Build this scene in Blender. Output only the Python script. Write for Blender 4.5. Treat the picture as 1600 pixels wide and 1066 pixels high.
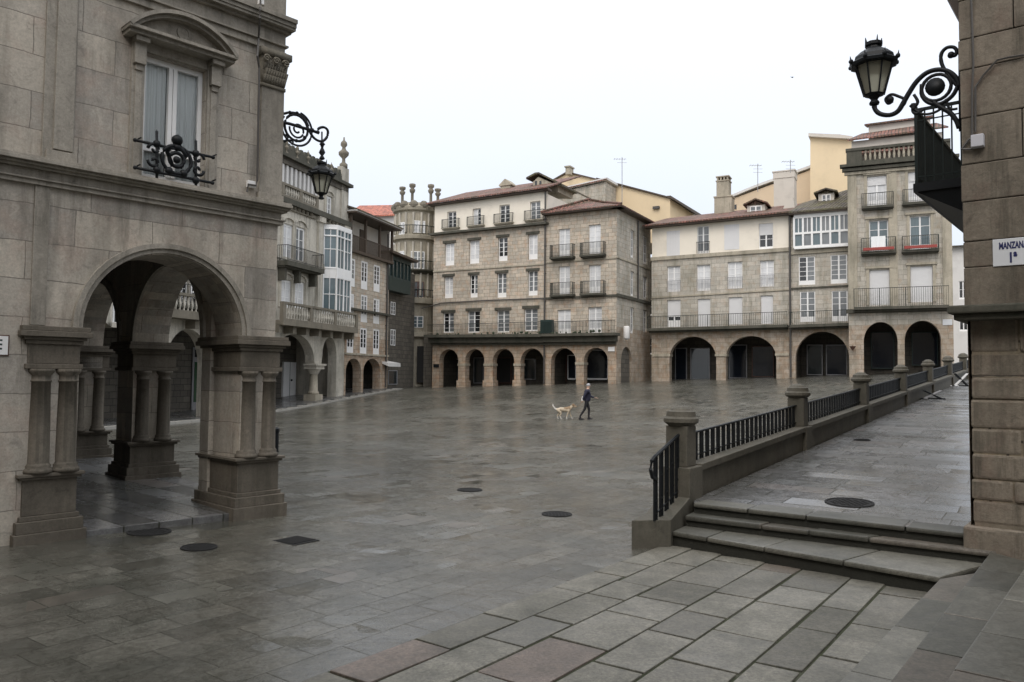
import bpy, bmesh, math, random
import numpy as np
from mathutils import Vector, Matrix, geometry
random.seed(7)
S = bpy.context.scene
for o in list(bpy.data.objects): bpy.data.objects.remove(o)
C = S.collection
# ------------------------------------------------------------------ camera
FPX = 1218.0; PITCH = math.radians(2.61); ROLL = math.radians(.55); CZ = 2.1
RM = Matrix.Rotation(math.pi/2+PITCH, 3, 'X') @ Matrix.Rotation(ROLL, 3, 'Z')
cam = bpy.data.objects.new('camera', bpy.data.cameras.new('camera')); C.objects.link(cam)
cam.data.sensor_width = 36; cam.data.lens = FPX/1600*36
cam.data.clip_start = .05; cam.data.clip_end = 2000
cam.matrix_world = Matrix.Translation((0, 0, CZ)) @ RM.to_4x4()
S.camera = cam
# ------------------------------------------------------------------ light
SUN_EL, SUN_AZ = math.radians(50), math.radians(200)
world = bpy.data.worlds.new('World'); S.world = world; world.use_nodes = True
nt = world.node_tree; nt.nodes.clear()
def nd(t, kind, **k):
    n = t.nodes.new(kind)
    for a, b in k.items(): setattr(n, a, b)
    return n
wo = nd(nt, 'ShaderNodeOutputWorld'); bg = nd(nt, 'ShaderNodeBackground'); bg2 = nd(nt, 'ShaderNodeBackground'); addw = nd(nt, 'ShaderNodeAddShader')
sky = nd(nt, 'ShaderNodeTexSky'); sky.sky_type = 'NISHITA'; sky.sun_disc = False
sky.sun_elevation = SUN_EL; sky.sun_rotation = SUN_AZ; sky.dust_density = 6
bg.inputs[1].default_value = .05
nt.links.new(sky.outputs[0], bg.inputs[0])
tc = nd(nt, 'ShaderNodeTexCoord'); sx = nd(nt, 'ShaderNodeSeparateXYZ'); nt.links.new(tc.outputs['Generated'], sx.inputs[0])
ramp = nd(nt, 'ShaderNodeValToRGB'); cr = ramp.color_ramp      # overcast cloud deck: brighter overhead than at the horizon
cr.elements[0].position = 0; cr.elements[0].color = (.74, .78, .84, 1)
cr.elements[1].position = 1; cr.elements[1].color = (1.75, 1.77, 1.8, 1)
e = cr.elements.new(.18); e.color = (.78, .82, .88, 1)
e = cr.elements.new(.45); e.color = (1.0, 1.02, 1.06, 1)
nt.links.new(sx.outputs[2], ramp.inputs[0])
cn = nd(nt, 'ShaderNodeTexNoise'); cn.inputs['Scale'].default_value = 2.2; cn.inputs['Detail'].default_value = 4
mr = nd(nt, 'ShaderNodeMapRange'); mr.inputs[3].default_value = .95; mr.inputs[4].default_value = 1.05
nt.links.new(tc.outputs['Generated'], cn.inputs[0]); nt.links.new(cn.outputs[0], mr.inputs[0])
vm = nd(nt, 'ShaderNodeVectorMath', operation='SCALE'); nt.links.new(ramp.outputs[0], vm.inputs[0]); nt.links.new(mr.outputs[0], vm.inputs['Scale'])
nt.links.new(vm.outputs[0], bg2.inputs[0]); bg2.inputs[1].default_value = 1.0
nt.links.new(bg.outputs[0], addw.inputs[0]); nt.links.new(bg2.outputs[0], addw.inputs[1]); nt.links.new(addw.outputs[0], wo.inputs[0])
sl = bpy.data.lights.new('sun', 'SUN'); sl.energy = .6; sl.angle = math.radians(25); sl.color = (1, .97, .92)
so = bpy.data.objects.new('sun', sl); C.objects.link(so)
so.rotation_euler = (math.pi/2-SUN_EL, 0, math.pi-SUN_AZ)
S.view_settings.view_transform = 'Standard'; S.view_settings.look = 'None'; S.view_settings.gamma = 1
S.view_settings.exposure = 0
S.render.engine = 'CYCLES'
# ------------------------------------------------------------------ pixel rays, facades
def ray(px, py): return RM @ Vector(((px-800)/FPX, -(py-533)/FPX, -1))
def at(px, py, D):
    r = ray(px, py); return Vector((0, 0, CZ)) + r*(D/r.y)
def atz(px, py, z):
    r = ray(px, py); return Vector((0, 0, CZ)) + r*((z-CZ)/r.z)
class Fac:                                   # a vertical plane: u runs to the right, d towards the viewer side, z up
    def __init__(s, px, py, D, ratio):
        s.o = at(px, py, D).xy.to_3d()
        e = Vector((ratio, 1, 0)).normalized()
        if ratio < 0: e = -e
        s.e = e; s.n = Vector((e.y, -e.x, 0))
    def w(s, u, z, d=0): return s.o + s.e*u + s.n*d + Vector((0, 0, z))
    def uz(s, px, py, d=0):
        r = ray(px, py); t = (s.o+s.n*d).dot(s.n)/r.dot(s.n); p = r*t
        return (p-s.o).dot(s.e), p.z+CZ
    def R(s, x0, x1, y0, y1, d=0):
        xc, yc = (x0+x1)/2, (y0+y1)/2
        return s.uz(x0, yc, d)[0], s.uz(x1, yc, d)[0], s.uz(xc, y1, d)[1], s.uz(xc, y0, d)[1]
# ------------------------------------------------------------------ mesh builder
BASE = {}
class MB:
    def __init__(s): s.v = []; s.f = []; s.m = []; s.mi = 0
    def poly(s, pts):
        k = len(s.v); s.v += [tuple(p) for p in pts]; s.f.append(tuple(range(k, k+len(pts)))); s.m.append(s.mi); return s
    def hexa(s, p):                           # 8 points: bottom ring 0-3, top ring 4-7
        k = len(s.v); s.v += [tuple(q) for q in p]
        for q in ((3,2,1,0),(4,5,6,7),(0,1,5,4),(1,2,6,5),(2,3,7,6),(3,0,4,7)):
            s.f.append(tuple(k+i for i in q)); s.m.append(s.mi)
        return s
    def box(s, x0, x1, y0, y1, z0, z1):
        return s.hexa([(x0,y0,z0),(x1,y0,z0),(x1,y1,z0),(x0,y1,z0),(x0,y0,z1),(x1,y0,z1),(x1,y1,z1),(x0,y1,z1)])
    def fb(s, F, u0, u1, z0, z1, d0, d1):
        if u0 > u1: u0, u1 = u1, u0
        if d0 > d1: d0, d1 = d1, d0
        w = F.w
        return s.hexa([w(u0,z0,d1),w(u1,z0,d1),w(u1,z0,d0),w(u0,z0,d0),w(u0,z1,d1),w(u1,z1,d1),w(u1,z1,d0),w(u0,z1,d0)])
    def prism(s, a, b):                       # two matching rings
        n = len(a); k = len(s.v); s.v += [tuple(q) for q in a]+[tuple(q) for q in b]
        s.f.append(tuple(range(k, k+n))); s.m.append(s.mi)
        s.f.append(tuple(range(k+2*n-1, k+n-1, -1))); s.m.append(s.mi)
        for i in range(n):
            j = (i+1) % n
            s.f.append((k+i, k+n+i, k+n+j, k+j)); s.m.append(s.mi)
        return s
    def fpr(s, F, uz, d0, d1): return s.prism([F.w(u, z, d1) for u, z in uz], [F.w(u, z, d0) for u, z in uz])
    def tube(s, pts, r, n=6, r1=None, closed=False):
        pts = [Vector(p) for p in pts]; N = len(pts); k = len(s.v); up = Vector((.13, .21, .97))
        for i, p in enumerate(pts):
            if closed: t = pts[(i+1) % N]-pts[i-1]
            else: t = pts[min(i+1, N-1)]-pts[max(i-1, 0)]
            if t.length < 1e-9: t = Vector((0,0,1))
            t.normalize(); a = t.cross(up)
            if a.length < .1: a = t.cross(Vector((1, 0, 0)))
            a.normalize(); b = t.cross(a)
            rr = r if r1 is None else r+(r1-r)*i/max(1, N-1)
            if isinstance(r, (list, tuple)): rr = r[i]
            for j in range(n):
                q = 2*math.pi*j/n+math.pi/n; s.v.append(tuple(p+a*math.cos(q)*rr+b*math.sin(q)*rr))
        for i in range(N if closed else N-1):
            i2 = (i+1) % N
            for j in range(n):
                s.f.append((k+i*n+j, k+i*n+(j+1) % n, k+i2*n+(j+1) % n, k+i2*n+j)); s.m.append(s.mi)
        if not closed:
            s.f.append(tuple(k+j for j in reversed(range(n)))); s.m.append(s.mi)
            s.f.append(tuple(k+(N-1)*n+j for j in range(n))); s.m.append(s.mi)
        return s
    def lathe(s, c, prof, n=16, a0=0, a1=2*math.pi, ex=Vector((1,0,0)), ey=Vector((0,1,0)), sq=False):
        c = Vector(c); k = len(s.v); full = abs(a1-a0-2*math.pi) < 1e-6; m = n if full else n+1
        for r, z in prof:
            for j in range(m):
                q = a0+(a1-a0)*j/n + (math.pi/n if sq else 0)
                s.v.append(tuple(c+ex*(math.cos(q)*r)+ey*(math.sin(q)*r)+Vector((0, 0, z))))
        for i in range(len(prof)-1):
            for j in range(n if full else n):
                j2 = (j+1) % m if full else j+1
                s.f.append((k+i*m+j, k+i*m+j2, k+(i+1)*m+j2, k+(i+1)*m+j)); s.m.append(s.mi)
        s.f.append(tuple(k+j for j in reversed(range(m)))); s.m.append(s.mi)
        s.f.append(tuple(k+(len(prof)-1)*m+j for j in range(m))); s.m.append(s.mi)
        return s
    def ball(s, c, r, n=8, sc=(1,1,1)):
        c = Vector(c); prof = [(math.cos(math.pi*(i/ n-.5)), math.sin(math.pi*(i/n-.5))) for i in range(n+1)]
        k = len(s.v)
        return s.lathe(c, [(max(1e-4, a*r*sc[0]), b*r*sc[2]) for a, b in prof], n+2)
    def build(s, name, mats, parent=None, smooth=False, bevel=0, frame=None, **props):
        me = bpy.data.meshes.new(name)
        if not isinstance(mats, (list, tuple)): mats = [mats]
        for m in mats: me.materials.append(m)
        bm = bmesh.new(); vs = [bm.verts.new(p) for p in s.v]
        for f, mi in zip(s.f, s.m):
            try: q = bm.faces.new([vs[i] for i in f]); q.material_index = mi; q.smooth = smooth
            except ValueError: pass
        bmesh.ops.remove_doubles(bm, verts=bm.verts, dist=1e-5)
        bmesh.ops.recalc_face_normals(bm, faces=bm.faces)
        if bevel:
            ed = [e for e in bm.edges if len(e.link_faces) == 2 and e.calc_face_angle(0) > .6]
            bmesh.ops.bevel(bm, geom=ed, offset=bevel, segments=2, profile=.6, affect='EDGES', clamp_overlap=True)
        uvl = bm.loops.layers.uv.new('UVMap'); up = Vector((0,0,1))
        for f in bm.faces:
            n = f.normal
            if abs(n.z) > .97: t, q = (frame or (Vector((1,0,0)), Vector((0,1,0))))
            else:
                t = up.cross(n).normalized(); q = n.cross(t)
                if t.x+.3*t.y < 0: t = -t
                if q.z < 0: q = -q
            for l in f.loops: l[uvl].uv = (l.vert.co.dot(t), l.vert.co.dot(q))
        if parent is not None: b = BASE[parent.name]
        else:
            co = [v.co for v in bm.verts]
            b = Vector((sum(c.x for c in co)/len(co), sum(c.y for c in co)/len(co), min(c.z for c in co)))
        for v in bm.verts: v.co -= b
        bm.to_mesh(me); bm.free()
        o = bpy.data.objects.new(name, me); C.objects.link(o); BASE[o.name] = b
        if parent is not None: o.parent = parent
        else: o.location = b
        for a, v in props.items(): o[{'cat': 'category'}.get(a, a)] = v
        return o
def thing(name, label, cat, loc, group=None):
    o = bpy.data.objects.new(name, None); C.objects.link(o); o.location = loc; o.empty_display_size = .3
    BASE[o.name] = Vector(loc); o['label'] = label; o['category'] = cat
    if group: o['group'] = group
    return o
def arch(u0, u1, zb, zs, zt, n=18):           # open arch outline, counter-clockwise
    c = (u0+u1)/2; a = (u1-u0)/2
    return [(u0, zb), (u1, zb)] + [(c+a*math.cos(math.pi*i/n), zs+(zt-zs)*math.sin(math.pi*i/n)) for i in range(n+1)]
def rect(R): u0, u1, z0, z1 = R; return [(u0, z0), (u1, z0), (u1, z1), (u0, z1)]
def wallmb(F, outer, holes, depth=.3, mb=None, d=0, both=False):
    mb = mb or MB(); loops = [outer]+holes
    flat = [p for l in loops for p in l]
    tri = geometry.tessellate_polygon([[Vector((u, z, 0)) for u, z in l] for l in loops])
    for dd in ((d, d-depth) if both else (d,)):
        k = len(mb.v); mb.v += [tuple(F.w(u, z, dd)) for u, z in flat]
        for t in tri: mb.f.append(tuple(k+i for i in t)); mb.m.append(mb.mi)
    for l in loops[(0 if both else 1):]:
        for i in range(len(l)):
            a, b = l[i], l[(i+1) % len(l)]
            mb.poly([F.w(*a, d), F.w(*b, d), F.w(*b, d-depth), F.w(*a, d-depth)])
    return mb
def bodymb(F, u0, u1, z0, z1, D, mb, d=0, top=True, right=True):   # sides, back and top behind a front wall
    w = F.w
    mb.poly([w(u0,z0,d), w(u0,z0,d-D), w(u0,z1,d-D), w(u0,z1,d)])
    if right: mb.poly([w(u1,z0,d), w(u1,z0,d-D), w(u1,z1,d-D), w(u1,z1,d)])
    mb.poly([w(u0,z0,d-D), w(u1,z0,d-D), w(u1,z1,d-D), w(u0,z1,d-D)])
    if top: mb.poly([w(u0,z1,d), w(u1,z1,d), w(u1,z1,d-D), w(u0,z1,d-D)])
    return mb
# ------------------------------------------------------------------ materials
def newmat(name):
    m = bpy.data.materials.new(name); m.use_nodes = True; t = m.node_tree
    return m, t, t.nodes['Principled BSDF']
def lk(t, a, b): t.links.new(a, b)
def noise(t, vec, scale, detail=3, rough=.55, dist=0):
    n = nd(t, 'ShaderNodeTexNoise'); n.inputs['Scale'].default_value = scale; n.inputs['Detail'].default_value = detail
    n.inputs['Roughness'].default_value = rough; n.inputs['Distortion'].default_value = dist
    if vec is not None: lk(t, vec, n.inputs[0])
    return n
def mrange(t, val, a, b, c, d):
    n = nd(t, 'ShaderNodeMapRange'); n.inputs[1].default_value = a; n.inputs[2].default_value = b
    n.inputs[3].default_value = c; n.inputs[4].default_value = d; lk(t, val, n.inputs[0]); return n.outputs[0]
def mixc(t, f, a, b, mode='MIX'):
    n = nd(t, 'ShaderNodeMix'); n.data_type = 'RGBA'; n.blend_type = mode
    for s, v in ((n.inputs[0], f), (n.inputs[6], a), (n.inputs[7], b)):
        if isinstance(v, (int, float)): s.default_value = v
        elif isinstance(v, tuple): s.default_value = (*v[:3], 1)
        else: lk(t, v, s)
    return n.outputs[2]
def math2(t, op, a, b=None):
    n = nd(t, 'ShaderNodeMath', operation=op)
    for i, v in enumerate((a, b)):
        if v is None: continue
        if isinstance(v, (int, float)): n.inputs[i].default_value = v
        else: lk(t, v, n.inputs[i])
    return n.outputs[0]
def bump(t, p, h, st, dist=.02, prev=None):
    b = nd(t, 'ShaderNodeBump'); b.inputs['Strength'].default_value = st; b.inputs['Distance'].default_value = dist
    lk(t, h, b.inputs['Height'])
    if prev: lk(t, prev, b.inputs['Normal'])
    if p: lk(t, b.outputs[0], p.inputs['Normal'])
    return b.outputs[0]
def stone(name, c1, c2, bw=.7, rh=.35, mort=(.1,.09,.08), ms=.012, warp=.01, stain=.5, stainc=(.07,.068,.055), rough=.85, bst=.5, blocks=True, warm=None, lower=None):
    m, t, p = newmat(name)
    uv = nd(t, 'ShaderNodeUVMap').outputs[0]; tco = nd(t, 'ShaderNodeTexCoord').outputs['Object']
    wn = noise(t, uv, 2.5, 3)
    a = nd(t, 'ShaderNodeVectorMath', operation='SUBTRACT'); lk(t, wn.outputs[1], a.inputs[0]); a.inputs[1].default_value = (.5,.5,.5)
    sc = nd(t, 'ShaderNodeVectorMath', operation='SCALE'); lk(t, a.outputs[0], sc.inputs[0]); sc.inputs['Scale'].default_value = warp*6
    ad = nd(t, 'ShaderNodeVectorMath', operation='ADD'); lk(t, uv, ad.inputs[0]); lk(t, sc.outputs[0], ad.inputs[1])
    big = noise(t, tco, .35, 4, .6); fine = noise(t, tco, 14, 5, .7); mid = noise(t, tco, 2.3, 4, .6)
    if blocks:
        b = nd(t, 'ShaderNodeTexBrick'); lk(t, ad.outputs[0], b.inputs[0])
        b.inputs['Color1'].default_value = (*c1, 1); b.inputs['Color2'].default_value = (*c2, 1); b.inputs['Mortar'].default_value = (*mort, 1)
        b.inputs['Scale'].default_value = 1; b.inputs['Mortar Size'].default_value = ms; b.inputs['Mortar Smooth'].default_value = .3
        b.inputs['Brick Width'].default_value = bw; b.inputs['Row Height'].default_value = rh; b.offset = .43; b.offset_frequency = 2; b.squash = 1.25; b.squash_frequency = 3
        col = b.outputs[0]; fac = b.outputs[1]
    else:
        col = mixc(t, mid.outputs[0], c1, c2); fac = None
    if warm: col = mixc(t, mrange(t, mid.outputs[0], .5, .68, 0, .55), col, warm)
    col = mixc(t, 1.0, col, mixc(t, fine.outputs[0], (.72,.72,.72), (1.25,1.25,1.25)), 'MULTIPLY')
    spk = noise(t, tco, 38, 3, .8); col = mixc(t, 1.0, col, mixc(t, mrange(t, spk.outputs[0], .3, .7, 0, 1), (.85,.85,.85), (1.15,1.15,1.14)), 'MULTIPLY')
    lic = noise(t, tco, 5.5, 5, .75, .6); col = mixc(t, mrange(t, lic.outputs[0], .56, .68, 0, .45), col, tuple(x*.5 for x in c2))
    col = mixc(t, mrange(t, lic.outputs[0], .42, .34, 0, .3), col, tuple(min(1,x*1.3) for x in c1))
    mp = nd(t, 'ShaderNodeMapping'); mp.inputs['Scale'].default_value = (1.4, .22, 1); lk(t, uv, mp.inputs[0])
    st = noise(t, mp.outputs[0], 1.0, 5, .65)
    f = math2(t, 'MULTIPLY', mrange(t, st.outputs[0], .5, .74, 0, stain), 1.0)
    col = mixc(t, f, col, stainc)
    col = mixc(t, mrange(t, big.outputs[0], .45, .75, 0, stain*.6), col, stainc)
    mp2 = nd(t, 'ShaderNodeMapping'); mp2.inputs['Scale'].default_value = (4.2, .38, 1); lk(t, uv, mp2.inputs[0])
    st2 = noise(t, mp2.outputs[0], 1.0, 6, .75); patch = noise(t, tco, .8, 3, .5)
    col = mixc(t, math2(t, 'MULTIPLY', mrange(t, st2.outputs[0], .5, .66, 0, stain*.75), mrange(t, patch.outputs[0], .42, .58, 0, 1)), col, stainc)
    if lower:                                  # the arcade storey is built of a browner stone
        gp = nd(t, 'ShaderNodeNewGeometry'); sp_ = nd(t, 'ShaderNodeSeparateXYZ'); lk(t, gp.outputs['Position'], sp_.inputs[0])
        low = math2(t, 'LESS_THAN', sp_.outputs[2], lower); col = mixc(t, math2(t, 'MULTIPLY', low, mrange(t, mid.outputs[0], .3, .65, .45, 1)), col, mixc(t, 1.0, col, (.78,.67,.59), 'MULTIPLY'))
    lk(t, col, p.inputs['Base Color']); p.inputs['Roughness'].default_value = rough
    p.inputs['Specular IOR Level'].default_value = .3
    h = math2(t, 'ADD', math2(t, 'MULTIPLY', fine.outputs[0], .25), math2(t, 'MULTIPLY', mid.outputs[0], .3))
    if fac is not None: h = math2(t, 'SUBTRACT', h, math2(t, 'MULTIPLY', fac, .9))
    bump(t, p, h, bst, .03)
    return m
def plain(name, c, rough=.6, var=.15, scale=3, metal=0, spec=.5, dirt=0, bst=0):
    m, t, p = newmat(name); tco = nd(t, 'ShaderNodeTexCoord').outputs['Object']
    n = noise(t, tco, scale, 4, .6)
    a = tuple(x*(1-var) for x in c); b = tuple(min(1, x*(1+var)) for x in c)
    col = mixc(t, n.outputs[0], a, b)
    if dirt:
        n2 = noise(t, tco, scale*.4, 5, .7); col = mixc(t, mrange(t, n2.outputs[0], .5, .7, 0, dirt), col, (.09,.085,.07))
    lk(t, col, p.inputs['Base Color']); p.inputs['Roughness'].default_value = rough; p.inputs['Metallic'].default_value = metal
    p.inputs['Specular IOR Level'].default_value = spec
    if bst: bump(t, p, noise(t, tco, scale*6, 4).outputs[0], bst)
    return m
def glass(name, c, var=.25, rough=.12):
    m, t, p = newmat(name); tco = nd(t, 'ShaderNodeTexCoord').outputs['Object']
    mp = nd(t, 'ShaderNodeMapping'); mp.inputs['Scale'].default_value = (5, 5, .5); lk(t, tco, mp.inputs[0])
    n = noise(t, mp.outputs[0], 1.6, 3); n2 = noise(t, tco, .6, 2)
    col = mixc(t, n.outputs[0], tuple(x*(1-var) for x in c), tuple(min(1, x*(1+var)) for x in c))
    col = mixc(t, mrange(t, n2.outputs[0], .35, .65, 0, .5), col, tuple(x*.45 for x in c))
    lk(t, col, p.inputs['Base Color']); p.inputs['Roughness'].default_value = rough
    p.inputs['Coat Weight'].default_value = .6; p.inputs['Coat Roughness'].default_value = .03
    return m
def tiles(name, c, moss=.3, mossc=(.06,.065,.035)):
    m, t, p = newmat(name); uv = nd(t, 'ShaderNodeUVMap').outputs[0]; tco = nd(t, 'ShaderNodeTexCoord').outputs['Object']
    b = nd(t, 'ShaderNodeTexBrick'); lk(t, uv, b.inputs[0]); b.offset = 0
    b.inputs['Color1'].default_value = (*[x*.6 for x in c], 1); b.inputs['Color2'].default_value = (*[x*1.4 for x in c], 1); b.inputs['Mortar'].default_value = (.03,.02,.018, 1)
    b.inputs['Scale'].default_value = 1; b.inputs['Mortar Size'].default_value = .025; b.inputs['Brick Width'].default_value = .24; b.inputs['Row Height'].default_value = .38
    n = noise(t, tco, .9, 5, .7)
    lk(t, mixc(t, mrange(t, n.outputs[0], .42, .62, 0, moss), b.outputs[0], mossc), p.inputs['Base Color'])
    w = nd(t, 'ShaderNodeTexWave'); w.bands_direction = 'X'; w.inputs['Scale'].default_value = 1.3; lk(t, uv, w.inputs[0])
    bump(t, p, w.outputs[0], .8, .06); p.inputs['Roughness'].default_value = .7
    return m
def paving(name, c1, c2, bw, rh, wet=(.16,.5), mort=(.03,.032,.022), ms=.012, ang=0, tilt=.03, moss=0, attr=False, bst=.25, grain=.3, worn=False):
    m, t, p = newmat(name)
    tco = nd(t, 'ShaderNodeTexCoord').outputs['Object']; geo = nd(t, 'ShaderNodeNewGeometry')
    mp = nd(t, 'ShaderNodeMapping'); mp.inputs['Rotation'].default_value = (0, 0, ang); lk(t, geo.outputs['Position'], mp.inputs[0])
    wn = noise(t, geo.outputs['Position'], .8, 2); a = nd(t, 'ShaderNodeVectorMath', operation='SCALE'); lk(t, wn.outputs[1], a.inputs[0]); a.inputs['Scale'].default_value = .06
    ad = nd(t, 'ShaderNodeVectorMath', operation='ADD'); lk(t, mp.outputs[0], ad.inputs[0]); lk(t, a.outputs[0], ad.inputs[1])
    big = noise(t, geo.outputs['Position'], .16, 4, .6); mid = noise(t, geo.outputs['Position'], 1.1, 5, .65, .4); fine = noise(t, geo.outputs['Position'], 34, 4, .85)
    if attr:
        at_ = nd(t, 'ShaderNodeAttribute', attribute_name='tone'); col = mixc(t, at_.outputs['Fac'], c1, c2); rnd = at_.outputs['Fac']
        at2 = nd(t, 'ShaderNodeAttribute', attribute_name='pink'); col = mixc(t, math2(t,'MULTIPLY',at2.outputs['Fac'],.75), col, (.17,.13,.112)); fac = None
    else:
        b = nd(t, 'ShaderNodeTexBrick'); lk(t, ad.outputs[0], b.inputs[0]); b.offset = .37; b.squash = .8; b.squash_frequency = 3
        b.inputs['Color1'].default_value = (0,0,0,1); b.inputs['Color2'].default_value = (1,1,1,1); b.inputs['Mortar'].default_value = (.5,.5,.5,1)
        b.inputs['Scale'].default_value = 1; b.inputs['Mortar Size'].default_value = ms; b.inputs['Mortar Smooth'].default_value = .4
        b.inputs['Brick Width'].default_value = bw; b.inputs['Row Height'].default_value = rh
        sep = nd(t, 'ShaderNodeSeparateColor'); lk(t, b.outputs[0], sep.inputs[0]); rnd = sep.outputs[0]; fac = b.outputs[1]
        col = mixc(t, rnd, c1, c2)
        if worn:
            wm = mrange(t, noise(t, geo.outputs['Position'], .33, 3, .5).outputs[0],   .4, .55, .3, 1); fac = math2(t, 'MULTIPLY', fac, wm)
            rnd = math2(t, 'ADD', .5, math2(t, 'MULTIPLY', math2(t, 'SUBTRACT', rnd, .5), mrange(t, wm, .3, 1, .8, 1))); col = mixc(t, rnd, c1, c2)
    wht = nd(t, 'ShaderNodeTexWhiteNoise', noise_dimensions='1D'); lk(t, math2(t, 'MULTIPLY', rnd, 97.3), wht.inputs['W'])
    col = mixc(t, mrange(t, wht.outputs[0], .86, .95, 0, .35), col, (.15,.11,.09))
    col = mixc(t, 1.0, col, mixc(t, mrange(t, fine.outputs[0], .32, .68, 0, 1), (1-grain,)*3, (1+grain,)*3), 'MULTIPLY')
    col = mixc(t, mrange(t, mid.outputs[0], .42, .7, 0, .6), col, (.045,.048,.04))
    mot = noise(t, geo.outputs['Position'], 6.5, 5, .8, .8); col = mixc(t, 1.0, col, mixc(t, mrange(t, mot.outputs[0], .3, .7, 0, 1), (.72,.72,.7), (1.3,1.3,1.27)), 'MULTIPLY')
    if worn: col = mixc(t, mrange(t, noise(t, geo.outputs['Position'], .23, 5, .7).outputs[0], .46, .66, 0, .55), col, (.04,.04,.03))
    if fac is not None: col = mixc(t, fac, col, mort)
    lk(t, col, p.inputs['Base Color'])
    wsum = math2(t, 'ADD', math2(t, 'MULTIPLY', big.outputs[0], .6), math2(t, 'ADD', math2(t, 'MULTIPLY', mid.outputs[0], .35), math2(t, 'MULTIPLY', wht.outputs[0], .18)))
    rg = mrange(t, wsum, .42, .72, wet[0], wet[1]); lk(t, math2(t, 'ADD', rg, mrange(t, mot.outputs[0], .35, .65, -.05, .1)), p.inputs['Roughness'])
    p.inputs['Specular IOR Level'].default_value = .5
    h = math2(t, 'ADD', math2(t, 'MULTIPLY', fine.outputs[0], .05), math2(t, 'MULTIPLY', mid.outputs[0], .5))
    if fac is not None: h = math2(t, 'SUBTRACT', h, math2(t, 'MULTIPLY', fac, .6))
    bn = bump(t, None, h, bst, .03)
    if worn: bn = bump(t, None, noise(t, geo.outputs['Position'], .9, 4, .6, .5).outputs[0], .35, .05, bn)
    s1 = nd(t, 'ShaderNodeVectorMath', operation='SUBTRACT'); lk(t, wht.outputs[1], s1.inputs[0]); s1.inputs[1].default_value = (.5,.5,.5)
    s2 = nd(t, 'ShaderNodeVectorMath', operation='MULTIPLY'); lk(t, s1.outputs[0], s2.inputs[0]); s2.inputs[1].default_value = (tilt, tilt, 0)
    s3 = nd(t, 'ShaderNodeVectorMath', operation='ADD'); lk(t, bn, s3.inputs[0]); lk(t, s2.outputs[0], s3.inputs[1])
    s4 = nd(t, 'ShaderNodeVectorMath', operation='NORMALIZE'); lk(t, s3.outputs[0], s4.inputs[0]); lk(t, s4.outputs[0], p.inputs['Normal'])
    return m
TANG = math.atan2(.8104, .5859)
M = {}
M['hall'] = stone('hall_stone', (.55,.5,.425), (.36,.335,.3), .95, .46, (.22,.2,.175), .006, .008, .8, (.13,.12,.098), warm=(.45,.36,.3), bst=.5)
M['hallplain'] = stone('hall_trim_stone', (.43,.395,.34), (.29,.27,.235), blocks=False, stain=.85, stainc=(.09,.083,.066), bst=.6)
M['pier'] = stone('shaded_pier_stone', (.2,.175,.14), (.115,.102,.085), blocks=False, stain=.85, stainc=(.05,.047,.036), bst=.7)  # stained hall stone, base colour darkened for the shade around the piers
M['rough'] = stone('rough_masonry', (.27,.225,.16), (.19,.165,.13), .95, .36, (.07,.06,.05), .016, .02, .5, (.08,.075,.055), warm=(.27,.19,.14), bst=.9)
M['roughplain'] = stone('weathered_granite', (.26,.23,.18), (.17,.155,.125), blocks=False, stain=.6, bst=.6)
M['ashlar'] = stone('square_ashlar', (.6,.525,.43), (.43,.39,.33), .55, .31, (.24,.21,.165), .016, .01, .45, (.2,.18,.14), warm=(.54,.36,.24), bst=.4, lower=5.0)
M['ashgrey'] = stone('grey_ashlar', (.56,.52,.455), (.42,.395,.345), .7, .36, (.26,.24,.2), .014, .01, .65, (.17,.165,.12), lower=6.1, warm=(.46,.36,.27), bst=.4)
M['ashplain'] = stone('plain_granite', (.5,.45,.36), (.37,.335,.265), blocks=False, stain=.75, stainc=(.13,.125,.095), bst=.5)
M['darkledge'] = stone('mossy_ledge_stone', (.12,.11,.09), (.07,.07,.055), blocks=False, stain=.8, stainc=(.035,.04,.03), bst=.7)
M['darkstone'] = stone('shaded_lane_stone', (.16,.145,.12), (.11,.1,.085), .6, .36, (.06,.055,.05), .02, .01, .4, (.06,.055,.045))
M['cream'] = plain('cream_render', (.84,.78,.67), .85, .06, 1.2, dirt=.15)
M['palestone'] = stone('pale_weathered_granite', (.66,.62,.54), (.48,.45,.385), blocks=False, stain=.8, stainc=(.14,.135,.11), bst=.5)
M['creamgrey'] = plain('pale_render', (.6,.56,.5), .85, .06, 1.2, dirt=.2)
M['yellow'] = plain('yellow_render', (.74,.6,.4), .85, .06, 1, dirt=.12)
M['peach'] = plain('peach_render', (.66,.53,.38), .85, .06, 1, dirt=.1)
M['render'] = plain('ochre_grey_render', (.38,.335,.265), .85, .1, .8, dirt=.35)
M['whitewall'] = plain('white_render', (.66,.65,.63), .85, .06, 1, dirt=.2)
M['white'] = plain('white_paint', (.84,.84,.83), .45, .06, 4)
M['grey'] = plain('grey_metal', (.3,.3,.31), .5, .1, 4)
M['iron'] = plain('black_iron', (.012,.014,.016), .5, .3, 20, spec=.22)
M['irongreen'] = plain('dark_green_iron', (.014,.022,.02), .5, .3, 20, spec=.25)
M['pipe'] = plain('dark_zinc', (.07,.065,.06), .5, .2, 4)
M['wood'] = plain('dark_wood', (.07,.05,.035), .6, .3, 3)
M['brownwood'] = plain('brown_wood', (.1,.05,.035), .6, .3, 3)
M['green'] = plain('green_painted_wood', (.016,.034,.03), .5, .2, 3)
M['glL'] = glass('curtained_glass', (.76,.77,.78), .15); M['glM'] = glass('grey_glass', (.2,.215,.225)); M['glD'] = glass('dark_glass', (.02,.022,.025))
M['glB'] = glass('bluish_glass', (.12,.17,.19)); M['shopdark'] = glass('shop_glass', (.015,.02,.03)); M['shopblue'] = glass('pale_shop_glass', (.028,.04,.045))
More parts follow.
